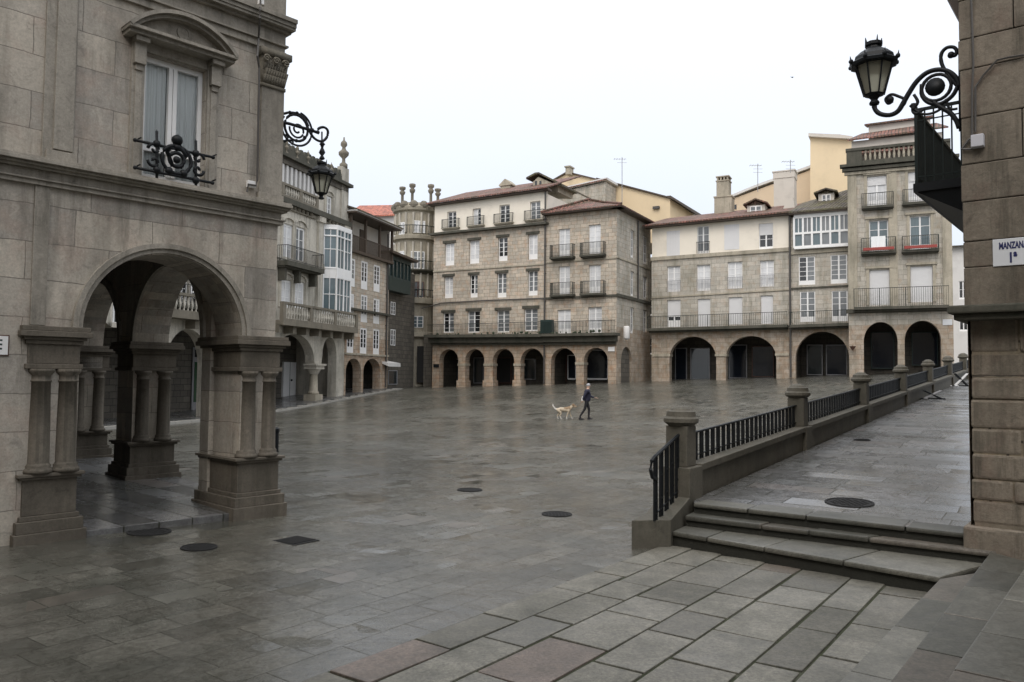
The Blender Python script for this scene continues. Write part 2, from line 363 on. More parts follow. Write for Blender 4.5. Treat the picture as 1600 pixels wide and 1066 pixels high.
M['shutter'] = plain('white_shutter', (.7,.7,.7), .5, .04, 2)
M['tile'] = tiles('red_clay_tiles', (.23,.105,.08), .6); M['tilenew'] = tiles('new_red_tiles', (.5,.16,.1), .1); M['tiledark'] = tiles('mossy_dark_tiles', (.1,.085,.07), .7, (.13,.12,.05))
M['dark'] = plain('dark_interior', (.02,.02,.02), .9)
M['plaza'] = paving('wet_granite_paving', (.082,.079,.068), (.142,.137,.118), .72, .34, (.09,.38), ang=-TANG, tilt=.11, ms=.007, mort=(.04,.04,.032), worn=True, grain=.35)
M['terr'] = paving('wet_terrace_paving', (.11,.11,.11), (.16,.16,.165), 1.2, .45, (.12,.34), ang=-(TANG-math.pi/2), tilt=.1)
M['slab'] = paving('large_granite_slabs', (.115,.108,.09), (.2,.19,.162), 1, .5, (.38,.75), attr=True, tilt=.01, bst=.6, grain=.45)
M['joint'] = plain('mossy_joint', (.032,.038,.016), .95, .6, 5, dirt=.7)
M['step'] = paving('worn_step_granite', (.06,.059,.05), (.175,.168,.145), 1, .5, (.35,.7), attr=True, tilt=.01, bst=.3, grain=.35)
M['curb'] = plain('pale_kerb_stone', (.36,.35,.32), .6, .2, 2)
M['parapet'] = stone('parapet_granite', (.155,.142,.115), (.085,.078,.062), blocks=False, stain=.55, stainc=(.05,.052,.04), bst=.6, rough=.7)
M['roughblock'] = stone('rough_sandstone_block', (.28,.24,.19), (.165,.143,.115), blocks=False, stain=.95, stainc=(.05,.046,.035), warm=(.2,.14,.11), bst=1.0)
M['curtain'] = plain('lace_curtain', (.8,.82,.82), .8, .05, 3)
M['enamel'] = plain('white_enamel', (.62,.64,.66), .3, .05, 5)
M['grey2'] = plain('pale_grey_plastic', (.5,.5,.54), .5, .05, 5)
M['navy'] = plain('navy_letters', (.02,.025,.1), .4)
M['red'] = plain('red_flower_box', (.3,.05,.04), .6, .3, 6)
m_, t_, p_ = newmat('window_glass'); gl_ = nd(t_, 'ShaderNodeBsdfGlossy'); gl_.inputs['Roughness'].default_value = .02; tr_ = nd(t_, 'ShaderNodeBsdfTransparent'); tr_.inputs[0].default_value = (.97,.98,.98,1); fr_ = nd(t_, 'ShaderNodeFresnel'); fr_.inputs[0].default_value = 1.35; mx_ = nd(t_, 'ShaderNodeMixShader'); lk(t_, fr_.outputs[0], mx_.inputs[0]); lk(t_, tr_.outputs[0], mx_.inputs[1]); lk(t_, gl_.outputs[0], mx_.inputs[2]); lk(t_, mx_.outputs[0], t_.nodes['Material Output'].inputs[0]); M['hallglass'] = m_
m_, t_, p_ = newmat('lantern_glass'); p_.inputs['Base Color'].default_value = (.36,.35,.27,1); p_.inputs['Roughness'].default_value = .3; p_.inputs['Transmission Weight'].default_value = .55; M['lampglass'] = m_
M['ivy'] = plain('dark_ivy', (.05,.07,.035), .7, .5, 6)
M['shopgreen'] = glass('green_poster_glass', (.03,.09,.045)); M['glB2'] = glass('green_glass', (.05,.075,.075))
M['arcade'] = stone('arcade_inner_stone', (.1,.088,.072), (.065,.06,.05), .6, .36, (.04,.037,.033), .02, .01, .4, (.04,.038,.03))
M['riser'] = plain('shaded_mossy_riser', (.028,.028,.022), .9, .4, 6, bst=.4)  # mossy stone; the near-black base also carries the shade under the nosing
M['cast'] = plain('cast_iron', (.02,.02,.02), .85, .3, 30, spec=.3)
M['trousers'] = plain('black_cloth', (.012,.012,.015), .8); M['jacket'] = plain('navy_cloth', (.013,.014,.035), .75); M['skin'] = plain('skin', (.5,.33,.25), .6); M['greyhair'] = plain('grey_hair', (.4,.4,.42), .7)
M['dogcream'] = plain('cream_fur', (.52,.44,.33), .9, .2, 14); M['dogtan'] = plain('tan_fur', (.26,.18,.11), .9, .2, 14); M['dogwhite'] = plain('white_fur', (.62,.6,.56), .9, .1, 14)
# ------------------------------------------------------------------ ground
LB = Fac(437, 700, 11.9, .928)
A = Fac(852, 600, 64.5, -1.777)
cu = A.uz(963, 560)[0]; _c = A.w(cu, 0)
BS = Fac(963, 560, _c.y, .563)
CF = Fac(1018, 560, 66, -1.938)
EF = Fac(1326, 480, 57.5, -2.2)
G = Fac(605, 600, 64, .304)
RB = Fac(1512, 700, 8.65, -1.229)
ctrl = [(-15.1,49.3,-.12),(-17.2,41.2,-.45),(-20,34,-.45),(-12.2,57.4,.5),(-10.2,64,.98),(-7,70,1.0),(2.7,64.5,1.4),(8.2,61.4,1.66),(12,66,1.78),(22,61,2.15),(25.5,57.2,2.35),(31,54.9,2.75),
        (3.7,38.8,0),(-3.5,11.9,-.03),(-6.3,9.3,.08),(1.5,9.6,-.08),(3.5,8,-.07),(0,5,-.05),(-5,5,0),(5,3,-.05),(0,0,0),(-10,3,0),(10,0,0),(12,25,.05),(18,36,.7),(24,48,1.8),(-6.5,14.5,-.02),(-9,18,0),(-16,22,-.2),
        (-8,30,-.15),(4,22,-.1),(0,90,2.2),(40,70,3.2),(-30,60,.3),(-40,30,-.5),(40,20,1),(0,-30,0),(-40,-20,0),(40,-20,.5),(0,140,3),(80,100,4),(-80,100,1),(80,-40,1),(-80,-40,-.5)]
_P = np.array(ctrl, float); _n = len(_P)
_D = np.linalg.norm(_P[:, None, :2]-_P[None, :, :2], axis=2)
_A = np.zeros((_n+3, _n+3)); _A[:_n, :_n] = _D; _A[:_n, _n] = 1; _A[:_n, _n+1:] = _P[:, :2]; _A[_n, :_n] = 1; _A[_n+1:, :_n] = _P[:, :2].T
_A[:_n, :_n] -= np.eye(_n)*.8
_W = np.linalg.solve(_A, np.concatenate([_P[:, 2], [0, 0, 0]]))
def gz(x, y):
    r = np.hypot(_P[:, 0]-x, _P[:, 1]-y); return float(r@_W[:_n]+_W[_n]+_W[_n+1]*x+_W[_n+2]*y)
def ground_at(px, py):
    z = 0
    for i in range(30):
        p = atz(px, py, z); z2 = gz(p.x, p.y); z = .6*z+.4*z2
    return atz(px, py, z)
def axis(a, b, lo, hi, st, far):
    L = [a]; 
    v = a
    while v < b:
        v += st if lo <= v <= hi else far
        L.append(v)
    return L
xs = axis(-150, 150, -32, 34, 1.0, 10); ys = axis(-60, 200, -2, 74, 1.0, 10)
g = MB()
for y in ys:
    for x in xs: g.v.append((x, y, gz(x, y)))
nx = len(xs)
for j in range(len(ys)-1):
    for i in range(nx-1):
        g.f.append((j*nx+i, j*nx+i+1, (j+1)*nx+i+1, (j+1)*nx+i)); g.m.append(0)
g.build('plaza_paving', M['plaza'], smooth=True, kind='structure')
# ------------------------------------------------------------------ terrace, steps, slabs
T0 = at(1085, 778, 11).xy.to_3d(); eT = Vector((.5859,.8104,0)); rT = Vector((.8104,-.5859,0))
def tz(s): 
    z = .41+.052*max(s, 0); return min(z, 2.5) if s < 60 else 2.5
def TP(s, r, z=None): p = T0+eT*s+rT*r; p.z = tz(s) if z is None else z; return p
g = MB(); W2 = 30
top_l, top_r = atz(1084,786,.41), atz(1505,833,.41); far_r = top_r+rT*4
for s0 in range(0, 60, 2):
    for r0, r1 in ((0, 10), (10, 22)):
        a = s0 if s0 else -.0
        g.poly([TP(a,r0), TP(a,r1), TP(s0+2,r1), TP(s0+2,r0)])
g.poly([top_l, top_r, far_r, TP(0, 8), TP(0, 0)])
g.build('terrace_paving', M['terr'], kind='structure')
def tonemesh(o, tones, pinks):
    me = o.data
    for nm, vals in (('tone', tones), ('pink', pinks)):
        at_ = me.attributes.new(nm, 'FLOAT', 'FACE')
        for i in range(len(me.polygons)): at_.data[i].value = vals(i)
def toneby(o, cell, keyvec, pinkp=.08):
    me = o.data; b = BASE[o.name]; memo = {}
    T = []; K = []
    for p in me.polygons:
        k = math.floor(((p.center+b).dot(keyvec))/cell)
        if k not in memo: memo[k] = (random.random(), 1.0 if random.random() < pinkp else 0)
        T.append(memo[k][0]); K.append(memo[k][1])
    tonemesh(o, lambda i: T[i], lambda i: K[i])
st = thing('stone_steps', 'three worn granite steps climbing from the paving to the raised terrace', 'steps', (3.6, 8.6, -.07))
mid_l, mid_r = atz(1070,806,.27), atz(1545,862,.27); low_l, low_r = atz(1050,830,.13), atz(1469,902,.13)
def stepblock(fl, fr, bl, br, z, zb, bev=.02):
    mb = MB(); N = 4; rs = MB(); q4 = [fl, fr, br, bl]; inn = eT*.035
    rs.hexa([Vector((p.x, p.y, zb)) for p in (fl+inn, fr+inn, br, bl)]+[Vector((p.x, p.y, z-.055)) for p in (fl+inn, fr+inn, br, bl)])
    rs.build('riser', M['riser'], st)
    cuts = [0]+sorted(random.uniform(.15+.22*i, .3+.22*i) for i in range(N-1))+[1]
    for a, b in zip(cuts, cuts[1:]):
        g_ = .0015
        P = [fl.lerp(fr, a+g_), fl.lerp(fr, b-g_), bl.lerp(br, b-g_), bl.lerp(br, a+g_)]
        dz = random.uniform(-.006, .006)
        mb.hexa([Vector((p.x, p.y, z-.06)) for p in P]+[Vector((p.x, p.y, z+dz)) for p in P])
    o = mb.build('tread', M['step'], st, bevel=bev)
    toneby(o, .9, rT, .02)
    return o
nose = -eT*.03
stepblock(top_l+nose, top_r+rT*.6+nose, top_l+eT*.5, top_r+rT*.6+eT*.5, .418, -.3)
stepblock(mid_l, mid_r+Vector((.02,0,0)), top_l+eT*.1+rT*-.05, top_r+rT*.5+eT*.1, .27, -.3)
stepblock(low_l, low_r, mid_l+eT*.1+rT*-.03, mid_r+eT*.1, .13, -.3)
# side steps running along the right hand building
def line2(p1, p2, z, ext0, ext1):
    a, b = atz(*p1, z), atz(*p2, z); d = (b-a).normalized(); return a-d*ext0, b+d*ext1
L1 = line2((1469,904),(1311,1066),.13,0,7); L2 = line2((1547,864),(1390,1066),.27,0.05,7); L3 = line2((1600,889),(1476,1066),.41,.9,7)
ss = thing('side_steps', 'long wide granite steps rising beside the right hand stone building', 'steps', (4.3, 5.5, -.05))
def longstep(L, Rr, z):
    mb = MB(); n = 11
    dl = (L[1]-L[0]); ln = dl.length; dl.normalize(); dr = (Rr[1]-Rr[0]).normalized(); cuts = [0]
    while cuts[-1] < ln: cuts.append(min(ln, cuts[-1]+random.uniform(.8, 1.4)))
    foot = lambda p: Rr[0]+dr*max(.0, (p-Rr[0]).dot(dr))
    for a, b in zip(cuts, cuts[1:]):
        pa, pb_ = L[0]+dl*(a+.003), L[0]+dl*(b-.003)
        P = [pa, pb_, foot(pb_), Rr[0] if a == 0 else foot(pa)]
        dz = random.uniform(-.004, .004)
        mb.hexa([Vector((p.x,p.y,-.3)) for p in P]+[Vector((p.x,p.y,z+dz)) for p in P])
    o = mb.build('tread', M['step'], ss, bevel=.012); toneby(o, .75, eT, 0)
offr = rT*.15
longstep(L1, [p+offr for p in L2], .13); longstep(L2, [p+offr for p in L3], .27)
longstep(L3, [L3[0]+rT*3, L3[1]+rT*3], .41)
# foreground slabs, laid in rows parallel to the terrace
def sr(p): q = Vector((p.x, p.y, 0))-T0; return q.dot(eT), q.dot(rT)
rowpx = [500,612,729,882,1002,1150,1247]
rr_ = [sr(atz(x, 1060, -.05))[1] for x in rowpx]
rr_ = rr_[:-1]+[rr_[-1], sr(L1[1])[1]+.75]
slab = MB(); tones = []; pinks = []
def stopS(r):                                 # where the rows run into the steps / parapet foot
    a, b = sr(low_l), sr(low_r); t = (r-a[1])/(b[1]-a[1]); return a[0]+(b[0]-a[0])*max(-.35, min(1.15, t))+.05
for i in range(len(rr_)-1):
    r0, r1 = rr_[i]+.013, rr_[i+1]-.013; s = -12.0+random.random()
    send = stopS((r0+r1)/2)
    if i == 0: send = stopS(r0)+.3
    while s < send:
        l = random.uniform(.6, 1.25); s1 = min(s+l, send)
        if send-s1 < .25: s1 = send
        n0 = random.uniform(-.02, .02); j_ = lambda: random.uniform(-.007, .007)
        P = [TP(s+.013,r0+j_(),0), TP(s+.013+n0,r1+j_(),0), TP(s1-.013,r1+j_(),0), TP(s1-.013+j_(),r0+j_(),0)]
        tl = [random.uniform(-.004,.004) for _ in range(4)]; k = len(slab.f)
        slab.hexa([Vector((p.x,p.y,gz(p.x,p.y)-.1)) for p in P]+[Vector((p.x,p.y,gz(p.x,p.y)+.02+tl[j])) for j, p in enumerate(P)])
        s = s1
so_ = slab.build('slab_paving', M['slab'], bevel=.009, kind='structure')
_bm = bmesh.new(); _bm.from_mesh(so_.data); _bm.faces.ensure_lookup_table(); seen = {}
for f in _bm.faces:
    if f.index in seen: continue
    v = (random.random(), 1.0 if random.random() < .06 else 0.0); stack = [f]
    while stack:
        q = stack.pop()
        if q.index in seen: continue
        seen[q.index] = v
        for e_ in q.edges: stack += [x for x in e_.link_faces if x.index not in seen]
_bm.free(); tonemesh(so_, lambda i: seen[i][0], lambda i: seen[i][1])
jb = MB(); k = 0
for s0 in range(-13, 1):
    rs = [rr_[0]-.01, (rr_[0]+rr_[-1])/2, rr_[-1]]
    for a, b in zip(rs, rs[1:]):
        q = [TP(s0,a,0), TP(s0,b,0), TP(s0+1,b,0), TP(s0+1,a,0)]
        jb.poly([Vector((p.x,p.y,gz(p.x,p.y)+.004)) for p in q])
jb.build('joint_soil', M['joint'], kind='structure')
# ------------------------------------------------------------------ parapet with posts and railings
pp = thing('stone_parapet', 'low granite parapet with capped posts and black railings edging the terrace', 'parapet', TP(0,0))
NP = 8; SP = 5.75
def TB(mb, s0, s1, r0, r1, z0, z1):           # z relative to the terrace slope
    return mb.hexa([TP(s0,r0,tz(s0)+z0),TP(s0,r1,tz(s0)+z0),TP(s1,r1,tz(s1)+z0),TP(s1,r0,tz(s1)+z0),TP(s0,r0,tz(s0)+z1),TP(s0,r1,tz(s0)+z1),TP(s1,r1,tz(s1)+z1),TP(s1,r0,tz(s1)+z1)])
for i in range(NP):
    s = i*SP
    mb = MB(); z = tz(s)
    def hb(a, z0, z1, a1=None):
        a1 = a1 or a
        mb.hexa([TP(s-a,-.2-a,z+z0),TP(s-a,-.2+a,z+z0),TP(s+a,-.2+a,z+z0),TP(s+a,-.2-a,z+z0),TP(s-a1,-.2-a1,z+z1),TP(s-a1,-.2+a1,z+z1),TP(s+a1,-.2+a1,z+z1),TP(s+a1,-.2-a1,z+z1)])
    hb(.23, -.9, .45); hb(.16, .45, 1.02)
    post = mb.build('post', M['parapet'], pp, bevel=.014)
    c = TP(s, -.2, z); cp = MB()
    cp.lathe(c, [(.17,1.015),(.22,1.05),(.245,1.07),(.245,1.12),(.21,1.15),(.2,1.22),(.15,1.235),(.13,1.26),(.09,1.285),(.03,1.295)], 20)
    cp.build('post_cap', M['parapet'], post, smooth=False, bevel=0)
    if i < NP-1:
        w = MB(); TB(w, s+.2, s+SP-.2, -.36, -.04, -.9, .36); w.build('parapet_wall', M['parapet'], pp, bevel=.01)
        cpn = MB(); k = 3
        for j in range(k):
            a = s+.23+j*(SP-.46)/k; b = a+(SP-.46)/k-.008
            TB(cpn, a, b, -.42, .02, .362, .46)
        cpn.build('coping', M['parapet'], pp, bevel=.012)
        rl = MB()
        TB(rl, s+.16, s+SP-.16, -.225, -.175, .86, .885); TB(rl, s+.16, s+SP-.16, -.215, -.185, .53, .545)
        n = 24
        for j in range(n):
            a = s+.3+(SP-.6)*j/(n-1)
            for q_, hw, zz0 in ((-.042,.014,.46),(.042,.014,.46),(0,.011,.5)): TB(rl, a+q_-hw, a+q_+hw, -.212, -.188, zz0, .86)
            for zz0 in (.56,.74): TB(rl, a-.05, a+.05, -.208, -.192, zz0, zz0+.03)
        rl.build('railing', M['iron'], pp)
# stair block + curved handrail at the first post
bl = MB()
def blk(pts, zts): bl.hexa([TP(a,b,-.4) for a,b in pts]+[TP(a,b,z) for (a,b),z in zip(pts,zts)])
blk([(-1.40,-.26),(-1.05,.12),(-.93,.1),(-.93,-.3)], (.285,.285,.3,.3)); blk([(-.93,-.3),(-.93,.1),(-.22,.03),(-.22,-.4)], (.3,.3,.46,.46))
bl.build('end_block', M['parapet'], pp, bevel=.012)
hr = MB()
rz = lambda s_: -.02-.13*(s_+1.22)/1.0
tz_ = lambda s_: 1.1+.2*(s_+1.22)/1.0; bz_ = lambda s_: .28+.18*max(0,(s_+1.0))/.8
s_a = -1.22
pts = [TP(s_a+.03, rz(s_a), tz_(s_a)-.3), TP(s_a-.08,rz(s_a),tz_(s_a)-.26), TP(s_a-.13,rz(s_a),tz_(s_a)-.16), TP(s_a-.1,rz(s_a),tz_(s_a)-.05), TP(s_a,rz(s_a),tz_(s_a))]+[TP(v,rz(v),tz_(v)) for v in (-.9,-.5,-.2)]
hr.tube(pts, .024, 6)
for i in range(5):
    v = s_a+.02+i*.235
    for q_, k in ((-.04,.014),(.04,.014),(0,.01)): hr.tube([TP(v+q_,rz(v),bz_(v)), TP(v+q_,rz(v),tz_(v+q_))], k, 4)
    for zq in (.25,.55): hr.tube([TP(v-.05,rz(v),bz_(v)+zq), TP(v+.05,rz(v),bz_(v)+zq)], .014, 4)
hr.tube([TP(s_a,rz(s_a),bz_(s_a)+.08), TP(-.2,rz(-.2),bz_(-.2)+.08)], .012, 4)
hr.build('handrail', M['iron'], pp)
# ------------------------------------------------------------------ windows, balconies
def window(par, F, R, rows=4, panel=.16, tone='L', dep=.2, fm='white', fw=.07, mid=True, bars=True, d0=0, lcols=1, blind=0):
    u0, u1, z0, z1 = R; w = u1-u0; h = z1-z0; d = d0-dep; m = MB(); pz = z0+h*panel
    m.fb(F,u0,u0+fw,z0,z1,d-.05,d); m.fb(F,u1-fw,u1,z0,z1,d-.05,d); m.fb(F,u0+fw,u1-fw,z1-fw,z1,d-.05,d); m.fb(F,u0+fw,u1-fw,z0,pz if panel else z0+fw,d-.05,d-.003)
    c = (u0+u1)/2
    if mid: m.fb(F,c-.055,c+.055,pz if panel else z0+fw,z1-fw,d-.05,d+.01)
    zb = pz if panel else z0+fw
    if bars:
        for i in range(1, rows):
            z = zb+(z1-fw-zb)*i/rows; m.fb(F,u0+fw,u1-fw,z-.017,z+.017,d-.045,d-.006)
        if lcols > 1:
            for a, b in ((u0+fw, c-.055), (c+.055, u1-fw)):
                for i in range(1, lcols): x = a+(b-a)*i/lcols; m.fb(F,x-.014,x+.014,zb,z1-fw,d-.043,d-.008)
    wo_ = m.build('window', M[fm], par)
    ts = [tone] if len(tone) == 1 else list(tone)
    for i, tt in enumerate(ts):
        a = u0+.01+(w-.02)*i/len(ts); b = u0+.01+(w-.02)*(i+1)/len(ts)
        MB().fb(F,a,b,z0+.01,z1-.01,d-.09,d-.03).build('pane', M['gl'+tt], wo_)
    if blind:
        b_ = MB(); n = max(3, int(h*blind/.09)); zb_ = z1-h*blind
        for i in range(n):
            za = zb_+(z1-zb_)*i/n; b_.fb(F,u0+.02,u1-.02,za,za+(z1-zb_)/n-.012,d+.012,d+.04)
        b_.fb(F,u0+.02,u1-.02,zb_,z1,d+.011,d+.022); b_.build('roller_blind', M['shutter'], wo_)
    return wo_
def shut(par, F, R, dep=.12, mt='shutter', vert=True):
    u0, u1, z0, z1 = R; m = MB(); n = 8
    for i in range(n):
        a = u0+(u1-u0)*i/n; m.fb(F,a+.012,a+(u1-u0)/n-.012,z0,z1,-dep-.03,-dep)
    m.fb(F,u0,u1,z0,z1,-dep-.06,-dep-.02)
    return m.build('shutter', M[mt], par)
def balcony(par, F, u0, u1, z, h=1.0, proj=.55, slab=.16, sp=.13, mt='ashplain', rt='iron', br=.011, d0=0, corbel=True, rail=True, nm='balcony'):
    m = MB(); m.fb(F,u0,u1,z-slab,z,d0-.05,d0+proj); m.fb(F,u0+.06,u1-.06,z-slab-.09,z-slab-.001,d0-.05,d0+proj*.75)
    b = m.build(nm, M[mt], par)
    if rail:
        r = MB(); e_ = proj-.05+d0
        r.fb(F,u0+.03,u1-.03,z+h-.035,z+h,e_-.03,e_+.01); r.fb(F,u0+.03,u1-.03,z+.07,z+.095,e_-.02,e_)
        for uu in (u0+.03, u1-.06): r.fb(F,uu,uu+.03,z+h-.035,z+h,d0,e_)
        n = max(2, int((u1-u0-.06)/sp))
        for i in range(n+1):
            uu = u0+.04+(u1-u0-.08)*i/n; k = .02 if i in (0, n) else br; r.fb(F,uu-k,uu+k,z,z+h-.02,e_-.02,e_)
        for i in range(1, int(proj/sp)):
            for uu in (u0+.04, u1-.04): r.fb(F,uu-br,uu+br,z,z+h-.02,d0+i*sp-.01,d0+i*sp+.01)
        r.build('railing', M[rt], b)
    return b
def roofq(par, pts, mt='tile', th=.12, nm='roof'):
    P = [Vector(p)-Vector((0,0,.06)) for p in pts]; m = MB(); m.prism([p+Vector((0,0,th)) for p in P], P); return m.build(nm, M[mt], par)
def pipe(par, F, px, y0, y1, r=.06, d=.1, mt='pipe', nm='downpipe'):
    m = MB(); a = F.uz(px, y0); b = F.uz(px, y1); u = (a[0]+b[0])/2
    m.tube([F.w(u, a[1], d), F.w(u, b[1], d)], r, 8)
    k = int((a[1]-b[1])/2.2)
    for i in range(1, k): z = b[1]+(a[1]-b[1])*i/k; m.fb(F, u-r-.02, u+r+.02, z-.03, z+.03, 0, d+r*.5)
    return m.build(nm, M[mt], par)
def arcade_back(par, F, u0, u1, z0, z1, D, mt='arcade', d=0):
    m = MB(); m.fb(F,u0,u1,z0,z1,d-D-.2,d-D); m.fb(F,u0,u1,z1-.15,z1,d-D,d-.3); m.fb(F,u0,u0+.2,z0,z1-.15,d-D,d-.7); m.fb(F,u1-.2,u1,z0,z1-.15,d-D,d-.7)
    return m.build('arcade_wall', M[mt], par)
# ================================================================== town hall on the left
hall = thing('town_hall', 'pale granite town hall with open arched portico and pedimented window, nearest on the left', 'building', LB.w(-1.8,-.05,-1))
w = LB.w
UL = -15
win = (-2.16, -1.31, 4.72, 6.41)
m = wallmb(LB, [(UL,-1),(-.12,-1),(-.12,12.5),(UL,12.5)], [arch(-2.84,-.66,-.6,2.655,3.715,28), rect(win)], .8, both=True)
m.build('facade_wall', M['hall'], hall)
LS = Fac(437, 700, 11.9, .928); LS.o = LB.o.copy(); LS.e = -LB.n; LS.n = LB.e.copy()     # side arcade, u runs away from the viewer
m = wallmb(LS, [(.82,-1),(16,-1),(16,12.5),(.82,12.5)], [arch(1.1,3.72,-.6,2.655,3.9,24), arch(4.42,6.93,-.6,2.655,3.86,24), arch(7.65,10.1,-.6,2.655,3.86,24)], .61, both=True, d=-.12)
m.build('side_wall', M['hall'], hall)
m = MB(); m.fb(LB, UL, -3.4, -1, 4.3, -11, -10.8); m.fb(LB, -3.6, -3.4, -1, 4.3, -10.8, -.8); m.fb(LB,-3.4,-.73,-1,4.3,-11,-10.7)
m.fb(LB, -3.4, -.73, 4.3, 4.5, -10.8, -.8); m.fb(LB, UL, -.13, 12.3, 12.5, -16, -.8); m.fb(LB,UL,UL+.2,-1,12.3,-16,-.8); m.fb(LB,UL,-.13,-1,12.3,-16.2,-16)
m.build('inner_wall', M['darkstone'], hall)  # dark stone puts the portico's interior shade into the colour
m = MB(); m.fb(LB, -3.6, -3.0, 4.1, 4.3, -10, -.8)
fl = MB(); fl.hexa([w(-3.4,-.5,.0),w(.06,-.5,.0),w(.06,-.5,-11),w(-3.4,-.5,-11),w(-3.4,.11,.0),w(.06,.09,.0),w(.06,.46,-11),w(-3.4,.46,-11)])
fl.build('portico_floor', M['terr'], hall, bevel=.01)
def pier(u0, u1, d0, d1, cols, zf=0, base=.0, name='pier'):
    m = MB()
    def bx(p, z0, z1): m.fb(LB, u0-p, u1+p, z0, z1, d0-p, d1+p)
    bx(.13, -.4, .17+zf); bx(.1, .171+zf, .31+zf); bx(.06, .311+zf, .37+zf); bx(.03, .371+zf, .8); bx(.07, .801, .835); bx(.1, .836, .875)
    bx(-.035, .876, 2.15)
    bx(.05, 2.14, 2.2); bx(.02, 2.201, 2.44); bx(.05, 2.441, 2.49); bx(.08, 2.491, 2.53); bx(.13, 2.531, 2.6); bx(.11, 2.601, 2.66)
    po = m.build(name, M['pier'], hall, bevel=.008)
    for (u, d) in cols:
        c = MB(); c.lathe(w(u, 0, d), [(.16,.876),(.165,.9),(.16,.925),(.14,.94),(.145,.965),(.13,.985),(.122,1.0),(.118,1.5),(.108,1.98),(.12,1.985),(.12,2.0),(.108,2.005),(.11,2.06),(.145,2.1),(.15,2.14)], 20)
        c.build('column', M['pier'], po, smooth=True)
    return po
pier(-.66, -.06, -1.08, 0, [(-.53,-.03),(-.2,-.03),(-.09,-.5),(-.09,-.85)])
pier(-.73, 0, -4.4, -3.72, [(-.56,-3.74),(-.18,-3.74)], .12)
pier(-.73, 0, -7.6, -6.95, [(-.56,-6.97),(-.18,-6.97)], .2)
pier(-3.4, -2.86, -.8, 0, [(-3.26,-.02),(-2.96,-.02)])
def arcring(F, uc, zc, r0, r1, d0, d1, n=32, a0=0, a1=math.pi, m=None, sq=1.0):
    m = m or MB()
    for i in range(n):
        a, b = a0+(a1-a0)*i/n, a0+(a1-a0)*(i+1)/n
        P = [(r0,a),(r1,a),(r1,b),(r0,b)]; m.fpr(F, [(uc+r*math.cos(t), zc+r*math.sin(t)*sq) for r, t in P], d0, d1)
    return m
m = arcring(LB, -1.75, 2.66, 1.075, 1.135, .0, .035); arcring(LB, -1.75, 2.66, 1.135, 1.2, .0, .07, m=m)
m.build('archivolt', M['hallplain'], hall)
m = arcring(LS, 2.41, 2.66, 1.3, 1.42, -.77, -.73, m=None, sq=.96); arcring(LS, 5.67, 2.66, 1.25, 1.37, -.77, -.73, m=m, sq=.97); m.build('archivolt', M['hallplain'], hall)
def band(prof, name='cornice', mt='hallplain', end=-15, side=.13):
    m = MB()
    for z0, z1, p in prof:
        q = min(p, side)-.12; m.fb(LB, UL, q, z0, z1, -.02, p); m.fb(LB, -.14, q, z0, z1, end, -.021)
    return m.build(name, M[mt], hall, bevel=.004)
band([(4.375,4.43,.06),(4.43,4.45,.09),(4.45,4.56,.035),(4.56,4.59,.1),(4.59,4.62,.15),(4.622,4.665,.21),(4.667,4.70,.18)])
band([(7.02,7.05,.05),(7.05,7.13,.035),(7.13,7.16,.075),(7.16,7.34,.04),(7.34,7.38,.1),(7.38,7.42,.18),(7.42,7.48,.2),(7.48,7.545,.23)])
for bl_ in ([(-.467,-.09,4.7,6.45,-.3,.05),(-.49,-.07,4.7,4.82,-.3,.07)],[(-.467,-.09,7.55,12,-.3,.05)],[(-3.355,-2.999,4.7,7.02,-.02,.035),(-3.243,-3.02,4.85,6.95,-.02,.07),(-3.32,-3.0,4.7,4.83,-.01,.085)],[(-3.41,-3.244,2.67,4.375,-.02,.03)],[(-3.355,-2.999,7.55,12,-.02,.035)]):
    m = MB(); [m.fb(LB, *b_) for b_ in bl_]; m.build('pilaster', M['hallplain'], hall, bevel=.006)
m = MB(); m.prism([w(-.46,6.47,.05),w(-.1,6.47,.05),w(-.1,6.47,-.35),w(-.46,6.47,-.35)], [w(-.5,6.9,.1),w(-.05,6.9,.1),w(-.05,6.9,-.4),w(-.5,6.9,-.4)])
m.fb(LB,-.54,-.02,6.9,7.0,-.4,.14); m.fb(LB,-.49,-.08,6.43,6.48,-.35,.07)
for k in range(9):
    for z, r, o in ((6.54,.03,0),(6.63,.035,.5),(6.72,.036,0)):
        u = -.45+.042*(k+o)
        m.prism([w(u-.02,z-.05,.07),w(u+.02,z-.05,.07),w(u+.02,z-.05,.05),w(u-.02,z-.05,.05)], [w(u-.016,z+.06,.13+.02*o),w(u+.016,z+.06,.13+.02*o),w(u+.016,z+.06,.05),w(u-.016,z+.06,.05)])
        if k < 6: m.ball(w(-.07, z, -.02-.06*k), .03, 5)
for uu, sg_ in ((-.45, 1), (-.13, -1), (-.29, 1)):
    pts = [w(uu+sg_*.06*math.cos(t)*(1-t/11), 6.83+.055*math.sin(t)*(1-t/11), .15) for t in [i*.5 for i in range(20)]]; m.tube(pts, .017, 5)
m.build('capital', M['roughplain'], hall, smooth=True)
